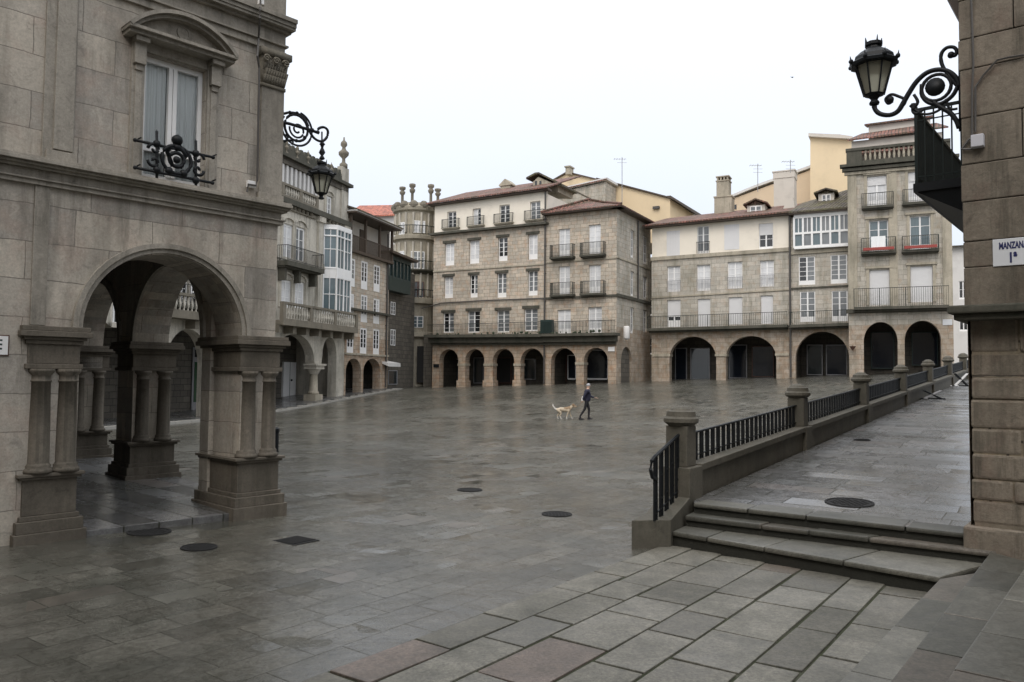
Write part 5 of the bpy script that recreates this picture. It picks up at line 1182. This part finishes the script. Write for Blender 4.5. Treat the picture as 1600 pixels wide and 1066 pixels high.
# upper loggia, parapet, urns
ledge(bF, G, (FL,13.35), (-7.0,13.35), .35, .35, 'darkledge', 'cornice'); ledge(bF, G, (FL,9.6), (FR_,9.6), .16, .12, 'palestone')
m = MB(); m.fb(G,FL,-11.3,13.36,15.9,-2.2,-1.6); m.fb(G,FL,FR_,15.55,15.95,-2.0,.12); m.build('loggia_wall', M['darkstone'], bF)
lo = balus(bF, -18, -11.6, 13.4, .85, .3, sp=.28, pst=2, corb=False)
for i in range(14): u = -18+.5*i; m = MB(); m.fb(G,u-.12,u+.12,13.4,15.6,-.2,.02); m.build('loggia_column', M['whitewall'], bF)
ledge(bF, G, (FL,16.15), (-7.0,16.15), .22, .4, 'darkledge', 'cornice')
def urn(par, p, h, mt='roughplain', nm='urn'):
    m = MB(); s_ = h; m.lathe(p, [(.13*s_,0),(.13*s_,.12*s_),(.06*s_,.18*s_),(.05*s_,.3*s_),(.16*s_,.42*s_),(.17*s_,.5*s_),(.08*s_,.58*s_),(.05*s_,.66*s_),(.11*s_,.74*s_),(.1*s_,.82*s_),(.03*s_,.9*s_),(.02*s_,s_)], 10); return m.build(nm, M[mt], par, smooth=True)
for x, hh in ((445,1.0),(462,1.0),(479,1.0),(498,1.0),(516,1.0)): urn(bF, G.w(G.uz(x,260)[0],16.15,.1), hh)
m = MB(); m.fb(G,FL,FR_,16.15,16.55,-.2,.1)
for i in range(22): u = -18+.5*i; m.prism([G.w(u-.2,16.55,.1),G.w(u+.2,16.55,.1),G.w(u+.12,16.95,.1),G.w(u-.12,16.95,.1)],[G.w(u-.2,16.55,-.1),G.w(u+.2,16.55,-.1),G.w(u+.12,16.95,-.1),G.w(u-.12,16.95,-.1)])
m.build('roof_parapet', M['darkledge'], bF)
m = MB(); m.fb(G,FR_-1.0,FR_,13.4,17.3,-.3,.12); m.build('corner_pilaster', M['palestone'], bF); urn(bF, G.w(FR_-.45,17.3,-.1), 2.3, nm='finial')
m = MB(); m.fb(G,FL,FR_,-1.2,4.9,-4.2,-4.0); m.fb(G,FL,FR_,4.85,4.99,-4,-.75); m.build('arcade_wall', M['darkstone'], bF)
def column(par, F, u, z0, z1, r, d=-.35, mt='ashplain', capw=.55):
    m = MB(); m.fb(F,u-r*1.55,u+r*1.55,z0-.6,z0+.85,d-r*1.55,d+r*1.55); b = m.build('column_base', M['ashplain'], par)
    m = MB(); m.lathe(F.w(u,0,d), [(r*1.3,z0+.86),(r*1.25,z0+1.0),(r,z0+1.1),(r*.92,z1-.5),(r,z1-.45)], 16); m.build('column', M[mt], par, smooth=True)
    m = MB(); m.lathe(F.w(u,0,d), [(r,z1-.48),(r*1.25,z1-.35),(r*1.7,z1-.12)], 16); m.fb(F,u-capw,u+capw,z1-.12,z1+.12,d-.45,d+.5); m.fb(F,u-capw-.12,u+capw+.12,z1+.12,z1+.25,d-.42,d+.6); m.build('column_capital', M['palestone'], par)
column(bF, G, -10.75, -.1, 2.6, .3); column(bF, G, -26.0, -.5, 2.6, .3)
rr = gR(442,461.5,566,624,-3.9); m = MB(); m.fb(G,*rr,-4.0,-3.85); dd = m.build('door', M['white'], bF); m = MB(); m.fb(G,(rr[0]+rr[1])/2-.02,(rr[0]+rr[1])/2+.02,rr[2],rr[3],-3.86,-3.84); m.ball(G.w((rr[0]+rr[1])/2+.15,rr[2]+1.4,-3.8),.08,6); m.build('door_handle', M['iron'], dd)
rr = gR(303,323,566,628,-3.9); m = MB(); m.fb(G,rr[0]-.15,rr[1]+.3,rr[2]-.9,rr[3]+.9,-3.95,-3.9); f = m.build('shop_front', M['grey'], bF); m = MB(); m.fb(G,rr[0],rr[1],rr[2],rr[3],-3.9,-3.87); m.build('pane', M['shopgreen'], f); m = MB(); m.fb(G,rr[0],rr[1],rr[3]+.3,rr[3]+.75,-3.9,-3.87); m.build('fascia_sign', M['shopblue'], f)
m = MB(); q_ = gR(190,205,605,650,-3.9); m.fb(G,*q_,-3.95,-3.88); f = m.build('side_doorway', M['dark'], bF)
rr = gR(195,202,612,632,-3.8); m = MB(); m.fb(G,*rr,-3.86,-3.8); mb_ = m.build('menu_board', M['dark'], None, label='narrow dark menu board with white writing seen through the portico arch', cat='sign')
for i in range(5): m = MB(); z = rr[3]-.12-(rr[3]-rr[2]-.2)*i/4; m.fb(G,rr[0]+.05,rr[1]-.05-.03*(i%2),z-.03,z+.03,-3.8,-3.795); m.build('writing', M['white'], mb_)
# --- kerb in front of the left row
kb = MB(); n = 30
for i in range(n):
    u0 = -34+34.5*i/n; u1 = -34+34.5*(i+1)/n-.02; a, b, c, d_ = (G.w(u,0,dd) for u, dd in ((u0,1.15),(u1,1.15),(u1,.75),(u0,.75)))
    kb.hexa([Vector((p.x,p.y,gz(p.x,p.y)-.1)) for p in (a,b,c,d_)]+[Vector((p.x,p.y,gz(a.x,a.y)+.13)) for p in (a,b,c,d_)])
kb.build('pavement_kerb', M['curb'], kind='structure')
sw = MB()
for i in range(n):
    u0 = -34+34.5*i/n; u1 = -34+34.5*(i+1)/n; P = [G.w(u,0,dd) for u, dd in ((u0,.78),(u1,.78),(u1,-4.2),(u0,-4.2))]; sw.poly([Vector((p.x,p.y,gz(P[k_].x,P[k_].y)+.115)) for p, k_ in zip(P,(0,1,1,0))])
sw.build('pavement', M['terr'], kind='structure')
# --- G wooden gallery house
wg = [(544,555,403.7,447.6),(564.4,574.4,408.5,452.4),(584,593.7,414.6,456),(542,553,458.5,500),(564,574,461,503.7),(583.4,593,467,506),(542,552.4,511,555),(562.7,573,512.7,556),(583,592.7,514.6,557.3)]
bG = facade('wooden_gallery_house', 'narrow stone house with nine white windows below a dark wooden top gallery', G, [(-7.18,-.6),(-.0,-.6),(-.0,11.3),(-7.18,11.3)], RG(wg), [arch(*[G.uz(x,590)[0] for x in (532+8,564)],-.3,2.35,3.35,12), arch(*[G.uz(x,590)[0] for x in (567.6,594.4)],-.2,2.4,3.4,12)], 'ashlar', 7, body_z=11.3)
for i, r in enumerate(RG(wg)): window(bG, G, r, 4, .3, ['DM','D','D','DL','M','DL','D','D','D'][i], .02, fw=.13)
ledge(bG, G, (-7.2,3.75), (0,3.75), .14, .12, 'ashplain'); ledge(bG, G, (-7.2,7.1), (.1,7.1), .16, .3, 'darkledge')
m = MB(); m.fb(G,-7.18,0,11.3,14,-7,-.7); m.fb(G,-.2,-.0,11.3,14,-.7,.0); m.build('attic_wall', M['creamgrey'], bG)
ledge(bG, G, (-7.2,11.45), (.15,11.45), .2, .35, 'wood', 'gallery_floor')
m = MB(); m.fb(G,-7.2,.1,12.45,12.52,.25,.33); m.build('gallery_rail', M['wood'], bG)
m = MB()
for i in range(60): u = -7.1+7.1*i/59; m.fb(G,u-.02,u+.02,11.45,12.45,.28,.31)
m.build('gallery_balusters', M['wood'], bG)
for u in (-7.0,-4.7,-2.3,-.05): m = MB(); m.fb(G,u-.1,u+.1,11.45,14,.15,.33); m.build('gallery_post', M['wood'], bG)
for u in (-5.9,-3.5): m = MB(); m.fb(G,u-.4,u+.4,11.5,13.5,-.7,-.62); m.build('gallery_door', M['wood'], bG)
eave(bG, G, (-7.4,14.2), (.4,14.2), .9, .16, 'wood', 1.5); ledge(bG, G, (-7.4,14.24), (.45,14.24), .1, .96, 'whitewall', 'gutter')
roofq(bG, [G.w(-7.4,14.25,1.0), G.w(.5,14.25,1.0), G.w(.5,16.3,-5), G.w(-7.4,16.3,-5)], 'tiledark')
arcade_back(bG, G, -7.1, -.1, -.7, 3.7, 3.2)
pipe(bG, G, 603, 365, 605, .07, .1)
# --- H recessed dark house with green gallery
Hh = Fac(640, 600, 70, .304)
bh = thing('green_gallery_house', 'recessed dark house with green glazed gallery beside the wooden gallery house', 'building', Hh.w(-2, 1, 0))
m = MB(); m.fb(Hh,-5,.8,-.5,11.3,-6,0); m.build('wall', M['darkstone'], bh)
rr = Hh.R(606,640,403,457,.7); m = MB(); m.fb(Hh,rr[0],rr[1],rr[2],rr[2]+1.2,0,.8); m.fb(Hh,rr[0],rr[1],rr[3]-.35,rr[3],0,.8)
for i in range(7): u = rr[0]+(rr[1]-rr[0])*i/6; m.fb(Hh,u-.05,u+.05,rr[2],rr[3],.6,.8)
f = m.build('glazed_gallery', M['green'], bh); m = MB(); m.fb(Hh,rr[0]+.05,rr[1]-.05,rr[2]+1.1,rr[3]-.3,.5,.68); m.build('pane', M['glB2'], f)
ledge(bh, Hh, (rr[0]-.4,rr[3]+.25), (rr[1]+.5,rr[3]+.15), .2, 1.3, 'wood', 'eave')
rr = Hh.R(607,622,470,490,0)
for r in ((610,617,472,492),(610,617,515,540)): window(bh, Hh, Hh.R(*r), 3, 0, 'D', -.05)
m = MB(); rr = Hh.R(605,624,563,573,1.2); m.prism([Hh.w(rr[0],rr[3],0),Hh.w(rr[1],rr[3],0),Hh.w(rr[1],rr[3]-.02,0.05),Hh.w(rr[0],rr[3]-.02,.05)],[Hh.w(rr[0],rr[2]+.3,1.3),Hh.w(rr[1],rr[2]+.3,1.3),Hh.w(rr[1],rr[2],1.32),Hh.w(rr[0],rr[2],1.32)]); m.build('awning', M['whitewall'], bh)
shop(bh, Hh, 607, 620, 580, 600, .02, 'shopblue')
# --- I white walled, red roofed behind
If = Fac(600, 400, 82, -1.777)
bI = thing('red_roofed_house', 'white walled house with fresh red tile roof behind the wooden gallery', 'building', If.w(0, 2, 0))
cut(If, [(545,470),(545,336),(625,336),(640,340),(640,470)], 5, 'whitewall', 'wall', bI)
roofq(bI, [If.w(*If.uz(540,341),.5), If.w(*If.uz(630,337),.5), If.w(*If.uz(628,321,-6),-6), If.w(*If.uz(562,322,-6),-6)], 'tilenew')
# --- J rounded corner tower house
JD = 72.0; cJ = at(648, 500, JD+1.9); JF = Fac(648, 500, JD, -12)
bJ = thing('round_turret_house', 'stone house with rounded glazed corner turret crowned by four pinnacles', 'building', Vector((cJ.x, cJ.y, .9)))
zz = lambda y: at(648, y, JD)[2]
m = MB(); rad = 1.95
prof = [(rad,.0),(rad,zz(530)),(rad+.5,zz(526)),(rad+.5,zz(520)),(rad,zz(518)),(rad,zz(476)),(rad+.45,zz(474)),(rad+.5,zz(466)),(rad,zz(464)),(rad,zz(375)),(rad+.3,zz(373)),(rad+.35,zz(368)),(rad,zz(366)),(rad,zz(330)),(rad+.25,zz(328)),(rad+.35,zz(323)),(rad+.1,zz(321)),(rad,zz(316))]
m.lathe(cJ, [(r, z-cJ.z) for r, z in prof], 24); m.build('turret_wall', M['ashplain'], bJ)
m = MB(); m.fb(JF,-1.6,3.3,-.2,zz(340),-9,-2.6); m.build('wall', M['ashplain'], bJ)
def jwin(x0,x1,y0,y1,rows,tone,fm='white'):
    uc = JF.uz((x0+x1)/2,(y0+y1)/2)[0]; th = math.asin(max(-.95,min(.95,uc/ (rad+.02)))); n = Vector((math.sin(th), -math.cos(th), 0)); F2 = Fac(648,500,JD,-12); F2.e = Vector((math.cos(th), math.sin(th), 0)); F2.n = n; F2.o = Vector((cJ.x,cJ.y,0))+n*(rad*.985)
    hw = (x1-x0)/2/17/max(.35,math.cos(th)); r = (-hw, hw, zz(y1), zz(y0)); window(bJ, F2, r, rows, .05, tone, -.1, fm)
for a in ((627,637,347,366,2,'L'),(649,668,345,364,3,'L'),(628,637,392,418,2,'L'),(646,667,393,420,3,'M'),(648,666,440,466,3,'D','brownwood'),(626,636,496,512,2,'B'),(647,665,494,512,3,'B'),(629,637,438,462,2,'M')): jwin(*a)
for k in range(9):
    t = math.pi*(1.03+.94*k/8); q = cJ+Vector((math.cos(t)*(rad+.06), math.sin(t)*(rad+.06), 0))
    for y0_, y1_ in ((363,332),(421,378),(462,426)):
        m = MB(); m.tube([Vector((q.x,q.y,zz(y0_))), Vector((q.x,q.y,zz(y1_)))], .11, 6); m.build('colonnette', M['palestone'], bJ)
for yb in (366, 421, 466):
    m = MB(); R2 = rad+.42
    for k in range(25):
        t = math.pi*(1.02+.96*k/24); a = cJ+Vector((math.cos(t)*R2, math.sin(t)*R2, 0)); m.tube([Vector((a.x,a.y,zz(yb))), Vector((a.x,a.y,zz(yb)+.75))], .02, 4)
    m.tube([Vector((cJ.x+math.cos(math.pi*(1.02+.96*k/24))*R2, cJ.y+math.sin(math.pi*(1.02+.96*k/24))*R2, zz(yb)+.78)) for k in range(25)], .04, 5)
    m.build('turret_railing', M['irongreen'], bJ)
m = MB(); m.lathe(cJ, [(rad, zz(425)-cJ.z-.2), (rad+.5, zz(423)-cJ.z), (rad+.5, zz(421)-cJ.z), (rad, zz(420)-cJ.z)], 24); m.build('turret_ledge', M['darkledge'], bJ)
for x, y in ((628.5,291),(644,286),(673,287),(684,294)):
    b = at(x, 322, JD); h = (322-y)/17.; m = MB(); m.lathe(b, [(.2,0),(.14,.15),(.13,h*.55),(.24,h*.62),(.28,h*.72),(.15,h*.78),(.3,h*.86),(.3,h*.97),(.08,h)], 8); m.build('pinnacle', M['roughplain'], bJ, smooth=True)
m = MB()
for i in range(7): t = math.pi*(1.05+.9*i/6); m.ball(cJ+Vector((math.cos(t)*(rad+.05), math.sin(t)*(rad+.05), zz(320)-cJ.z)), .42, 6)
m.build('crest', M['roughplain'], bJ)
m = MB(); m.lathe(at(638.5, 600, JD-.2), [(.3,-.5),(.3,.3),(.22,.4),(.2,3.6),(.34,3.9)], 12); m.build('entrance_column', M['ashplain'], bJ, smooth=True)
m = MB(); r = JF.R(651,668,541,598,.3); m.fb(JF,*r,.1,.2); m.build('door', M['dark'], bJ)
m = MB(); r = JF.R(625,672,520,600,-1); m.fb(JF,r[0]-.3,r[0]+.4,-.2,zz(525),-2,.35); m.fb(JF,r[1]-.35,r[1]+.4,-.2,zz(525),-2,.35); m.build('entrance_pier', M['darkstone'], bJ)
# ================================================================== small things in the square
def cover(px, py, r, label, gnd=None, name='manhole_cover'):
    p = gnd if gnd is not None else ground_at(px, py); m = MB(); t = thing(name, label, 'manhole cover', p, 'round manhole covers')
    dzx = gz(p.x+1,p.y)-gz(p.x,p.y) if gnd is None else .052*.5859; dzy = gz(p.x,p.y+1)-gz(p.x,p.y) if gnd is None else .052*.81
    def ring(r0, r1, h, mm, name, studs=False):
        m = MB(); n = 28
        for i in range(n):
            a, b = 2*math.pi*i/n, 2*math.pi*(i+1)/n
            P = [(r0*math.cos(a),r0*math.sin(a)),(r1*math.cos(a),r1*math.sin(a)),(r1*math.cos(b),r1*math.sin(b)),(r0*math.cos(b),r0*math.sin(b))]
            Q = [p+Vector((x,y,x*dzx+y*dzy)) for x, y in P]; m.hexa([q-Vector((0,0,.05)) for q in Q]+[q+Vector((0,0,h)) for q in Q])
        if studs:
            for i in range(-3, 4):
                for j in range(-3, 4):
                    if i*i+j*j < 11: q = p+Vector((i*r*.22, j*r*.22, i*r*.22*dzx+j*r*.22*dzy)); m.hexa([q+Vector((a*r*.07,b*r*.07,z)) for z in (0,.013) for a, b in ((-1,-1),(1,-1),(1,1),(-1,1))])
        return m.build(name, M[mm], t)
    ring(0.001, r*.88, .008, 'cast', 'lid', True); ring(r*.9, r, .014, 'cast', 'rim')
cover(870, 804, .24, 'dark round manhole cover nearest the end of the stair railing')
cover(734, 766, .24, 'dark round manhole cover in mid square, farthest from the camera')
cover(233, 832, .27, 'dark round manhole cover close to the portico step')
cover(311, 856, .21, 'dark round manhole cover in front of the town hall corner pier')
P_t = None
def terr_at(px, py):
    z = .41
    for i in range(40): p = atz(px, py, z); z = .5*z+.5*tz((Vector((p.x,p.y,0))-T0).dot(eT))
    return atz(px, py, z)
cover(1327, 786, .31, 'dark round manhole cover on the raised terrace', terr_at(1327, 786))
cover(1347, 688, .17, 'small round cover farther up the terrace near the parapet', terr_at(1347, 688))
p = ground_at(462, 845); m = MB()
for i in range(9): q = p+eT*(-.16+.04*i); m.hexa([q+rT*a+eT*b+Vector((0,0,z)) for z in (-.03,.014) for a, b in ((-.17,-.012),(.17,-.012),(.17,.012),(-.17,.012))])
m.hexa([p+rT*a+eT*b+Vector((0,0,z)) for z in (-.04,.006) for a, b in ((-.22,-.2),(.22,-.2),(.22,.2),(-.22,.2))]); m.build('drain_grate', M['cast'], None, label='small square drain grate among pale slabs near the town hall', cat='drain')
# slim dark post beside the town hall pier
p = ground_at(430, 707); m = MB(); m.lathe(p, [(.09,-.1),(.09,.55),(.11,.58),(.11,.66),(.06,.7)], 10); m.build('bollard', M['iron'], None, label='dark bollard just behind the corner pier of the town hall', cat='bollard')
# folding trestle frames on the terrace
def trestle(px, py, label, h=.75, w_=.7, lit='grey'):
    p = terr_at(px, py); t = thing('folding_trestle', label, 'trestle', p, 'folded cafe trestles on the terrace')
    for k, (a, b, mt) in enumerate(((-1,1,lit),(1,-1,'iron'))):
        m = MB()
        for o in (-.05,.05): m.tube([p+Vector((a*w_/2,o,.02)), p+Vector((b*w_/2,o,h))], .022, 5)
        m.tube([p+Vector((a*w_/2,-.25,.02)), p+Vector((a*w_/2,.25,.02))], .022, 5); m.build('leg_frame', M[mt], t)
    m = MB(); m.tube([p+Vector((-w_/2-.1,0,.03)), p+Vector((w_/2+.1,-.05,.03))], .022, 5); m.build('foot_bar', M['iron'], t)
trestle(1457, 624, 'folding trestle standing open against the parapet, nearest the stairs', .3, .6)
trestle(1502, 604, 'folding trestle with pale leg beside the right hand building', .5, .5, 'white')
# bird
bp = at(1238, 121, 45); m = MB(); m.ball(bp, .05, 6, (1,1,.7)); m.prism([bp, bp+Vector((-.1,0,.03)), bp+Vector((-.09,.05,.03))], [bp+Vector((0,0,.01)), bp+Vector((-.1,0,.04)), bp+Vector((-.09,.05,.04))]); m.prism([bp, bp+Vector((.1,0,.03)), bp+Vector((.09,.05,.03))], [bp+Vector((0,0,.01)), bp+Vector((.1,0,.04)), bp+Vector((.09,.05,.04))]); m.build('bird', M['iron'], None, label='tiny dark bird flying in the white sky', cat='bird')
# ================================================================== person and dog
def skin(name, nodes, edges, mat, par, loc, rot=0, sub=2, rootn=0):
    me = bpy.data.meshes.new(name); me.from_pydata([n[:3] for n in nodes], edges, []); o = bpy.data.objects.new(name, me); C.objects.link(o)
    s_ = o.modifiers.new('skin', 'SKIN'); s_.use_smooth_shade = True
    for i, n in enumerate(nodes):
        r = n[3]; me.skin_vertices[0].data[i].radius = r if isinstance(r, tuple) else (r, r)
    me.skin_vertices[0].data[rootn].use_root = True
    sb = o.modifiers.new('sub', 'SUBSURF'); sb.levels = sub; sb.render_levels = sub
    dg = bpy.context.evaluated_depsgraph_get(); dg.update(); m2 = bpy.data.meshes.new_from_object(o.evaluated_get(dg)); bpy.data.objects.remove(o)
    m2.materials.clear(); [m2.materials.append(M[x]) for x in mat] if isinstance(mat, list) else m2.materials.append(M[mat])
    for p_ in m2.polygons: p_.use_smooth = True
    o = bpy.data.objects.new(name, m2); C.objects.link(o)
    if par: o.parent = par; BASE[o.name] = Vector((0,0,0))
    return o
# local frame: +x to the right of the picture (walking direction, away to the right), y away from camera
pb = ground_at(917, 656)
per = thing('person', 'person in navy jacket and black trousers walking a dog across the wet square', 'person', pb)
rotp = .35
body = [(0,0,.95,(.15,.12)),(0,0,1.12,(.16,.115)),(.02,0,1.3,(.18,.12)),(.03,0,1.45,(.13,.1)),(.05,0,1.53,.055),(.07,0,1.64,(.09,.1)),(.075,0,1.72,.07),
        (-.02,.09,.9,.09),(.1,.1,.5,.065),(.08,.1,.1,.045),(.2,.1,.04,.04),(-.01,-.09,.9,.09),(-.1,-.09,.52,.065),(-.34,-.09,.16,.045),(-.28,-.09,.06,.04),
        (.04,.2,1.42,.06),(.1,.26,1.17,.048),(.33,.25,1.08,.035),(.4,.25,1.08,.03),
        (.0,-.2,1.42,.06),(-.12,-.26,1.16,.048),(-.2,-.24,.95,.035),(-.22,-.24,.88,.03)]
ed = [(0,1),(1,2),(2,3),(3,4),(4,5),(5,6),(0,7),(7,8),(8,9),(9,10),(0,11),(11,12),(12,13),(13,14),(3,15),(15,16),(16,17),(17,18),(3,19),(19,20),(20,21),(21,22)]
b_ = skin('body', body, ed, ['trousers','jacket','skin'], per, None)
for f in b_.data.polygons:
    c = f.center; f.material_index = 2 if (c.z > 1.5 or (c.x > .37 and c.z > 1) or (c.x < -.19 and .8 < c.z < .92 and c.y < -.18)) else (1 if c.z > .93 or abs(c.y) > .2 else 0)
jk = skin('jacket', [(0,0,.86,(.19,.145)),(0,0,1.05,(.19,.145)),(.02,0,1.28,(.205,.145)),(.03,0,1.45,(.14,.11)),(.04,.2,1.42,.08),(.1,.27,1.17,.065),(.3,.26,1.09,.05),(0,-.2,1.42,.08),(-.12,-.27,1.16,.065),(-.19,-.25,.98,.05)], [(0,1),(1,2),(2,3),(3,4),(4,5),(5,6),(3,7),(7,8),(8,9)], 'jacket', per, None)
hd = MB(); hd.ball((.065,0,1.7), .1, 8, (1,1,.9)); h_ = hd.build('hair', M['greyhair'], None, smooth=True); 
h_.parent = per; h_.location = Vector((0,0,0)); 
for v in h_.data.vertices: v.co += BASE[h_.name]
fc = MB(); fc.ball((.16,-.03,1.65), .018, 5); fc.ball((.13,-.06,1.67), .01, 4); f_ = fc.build('nose', M['skin'], None, smooth=True); f_.parent = per; f_.location = (0,0,0)
for v in f_.data.vertices: v.co += BASE[f_.name]
for sx_, sy_, nm in ((.12,.1,'shoe'),(-.3,-.09,'shoe')):
    s_ = MB(); s_.hexa([(sx_-.1,sy_-.05,0),(sx_+.17,sy_-.04,0),(sx_+.17,sy_+.04,0),(sx_-.1,sy_+.05,0),(sx_-.1,sy_-.04,.1),(sx_+.14,sy_-.03,.06),(sx_+.14,sy_+.03,.06),(sx_-.1,sy_+.04,.1)]); q = s_.build(nm, M['trousers'], None, bevel=.015); q.parent = per; q.location = (0,0,0)
    for v in q.data.vertices: v.co += BASE[q.name]
def hand(px_, py_, pz_, dirx, nm='hand'):
    nodes = [(0,0,0,.022),(dirx*.05,0,-.01,.032)]; e = [(0,1)]
    for k, (yy, l) in enumerate(((-.03,.07),(-.01,.08),(.01,.077),(.03,.06))):
        i = len(nodes); nodes += [(dirx*.08,yy,-.015,.009),(dirx*(.08+l*.5),yy,-.03,.008),(dirx*(.08+l*.8),yy,-.055,.007)]; e += [(1,i),(i,i+1),(i+1,i+2)]
    i = len(nodes); nodes += [(dirx*.04,-.045,.0,.01),(dirx*.08,-.06,-.02,.009)]; e += [(0,i),(i,i+1)]
    o = skin(nm, nodes, e, 'skin', per, None, sub=1); 
    for v in o.data.vertices: v.co += Vector((px_, py_, pz_))
hand(.4,.25,1.08,1); hand(-.21,-.24,.9,-.4)
per.rotation_euler = (0,0,-.15)
bag = MB(); o0 = pb+Vector((-.27,-.2,.95)); bag.prism([o0+Vector((-.04,-.05,-.03)),o0+Vector((.05,-.05,-.03)),o0+Vector((.05,.05,-.03)),o0+Vector((-.04,.05,-.03))],[o0+Vector((0,-.03,.2)),o0+Vector((.07,-.03,.2)),o0+Vector((.07,.03,.2)),o0+Vector((0,.03,.2))])
bag.build('shoulder_bag', M['whitewall'], None, bevel=.03, label='small white bag hanging at the walking person back', cat='bag')
dp = ground_at(882, 655)
dog = thing('dog', 'cream and tan dog on a lead trotting behind the person', 'dog', dp)
dn = [(-.3,0,.5,(.1,.12)),(-.12,0,.5,(.1,.115)),(.08,0,.5,(.12,.14)),(.24,0,.53,(.11,.14)),(.36,0,.63,.075),(.46,0,.72,.08),(.54,0,.69,.055),(.63,0,.65,.035),
      (-.42,0,.5,.05),(-.52,0,.56,.04),(-.6,0,.68,.035),(-.62,0,.8,.02),
      (-.3,.08,.42,.075),(-.27,.09,.3,.05),(-.38,.09,.18,.03),(-.36,.09,.03,.03),(-.3,.09,.015,.025),
      (-.28,-.08,.42,.075),(-.16,-.09,.3,.05),(-.25,-.09,.17,.03),(-.18,-.09,.03,.03),(-.12,-.09,.015,.025),
      (.24,.08,.42,.06),(.3,.08,.24,.035),(.38,.08,.06,.028),(.43,.08,.03,.025),
      (.22,-.08,.42,.06),(.16,-.08,.24,.035),(.1,-.08,.05,.028),(.15,-.08,.02,.025),
      (.45,.06,.8,.025),(.44,.08,.7,.02),(.45,-.06,.8,.025),(.44,-.08,.7,.02)]
de = [(0,1),(1,2),(2,3),(3,4),(4,5),(5,6),(6,7),(0,8),(8,9),(9,10),(10,11),(0,12),(12,13),(13,14),(14,15),(15,16),(0,17),(17,18),(18,19),(19,20),(20,21),(3,22),(22,23),(23,24),(24,25),(3,26),(26,27),(27,28),(28,29),(5,30),(30,31),(5,32),(32,33)]
d_ = skin('body', dn, de, ['dogcream','dogtan','dogwhite'], dog, None, rootn=1)
for f in d_.data.polygons:
    c = f.center; f.material_index = 1 if (c.z > .53 and -.05 < c.x < .3) or (c.x > .38 and c.z > .68) else (2 if c.x < -.42 or c.z < .12 else 0)
dog.scale = (.95,.95,.95); dog.rotation_euler = (0,0,-.1)
ld = MB(); a = pb+Vector((.02-.25,-.22,.9)); b = dp+Vector((.36,-.03,.62)); ld.tube([a, a.lerp(b,.35)+Vector((0,0,-.13)), a.lerp(b,.7)+Vector((0,0,-.12)), b], .009, 4); ld.build('dog_lead', M['dogtan'], None, label='thin lead running from the person hand to the dog', cat='lead')
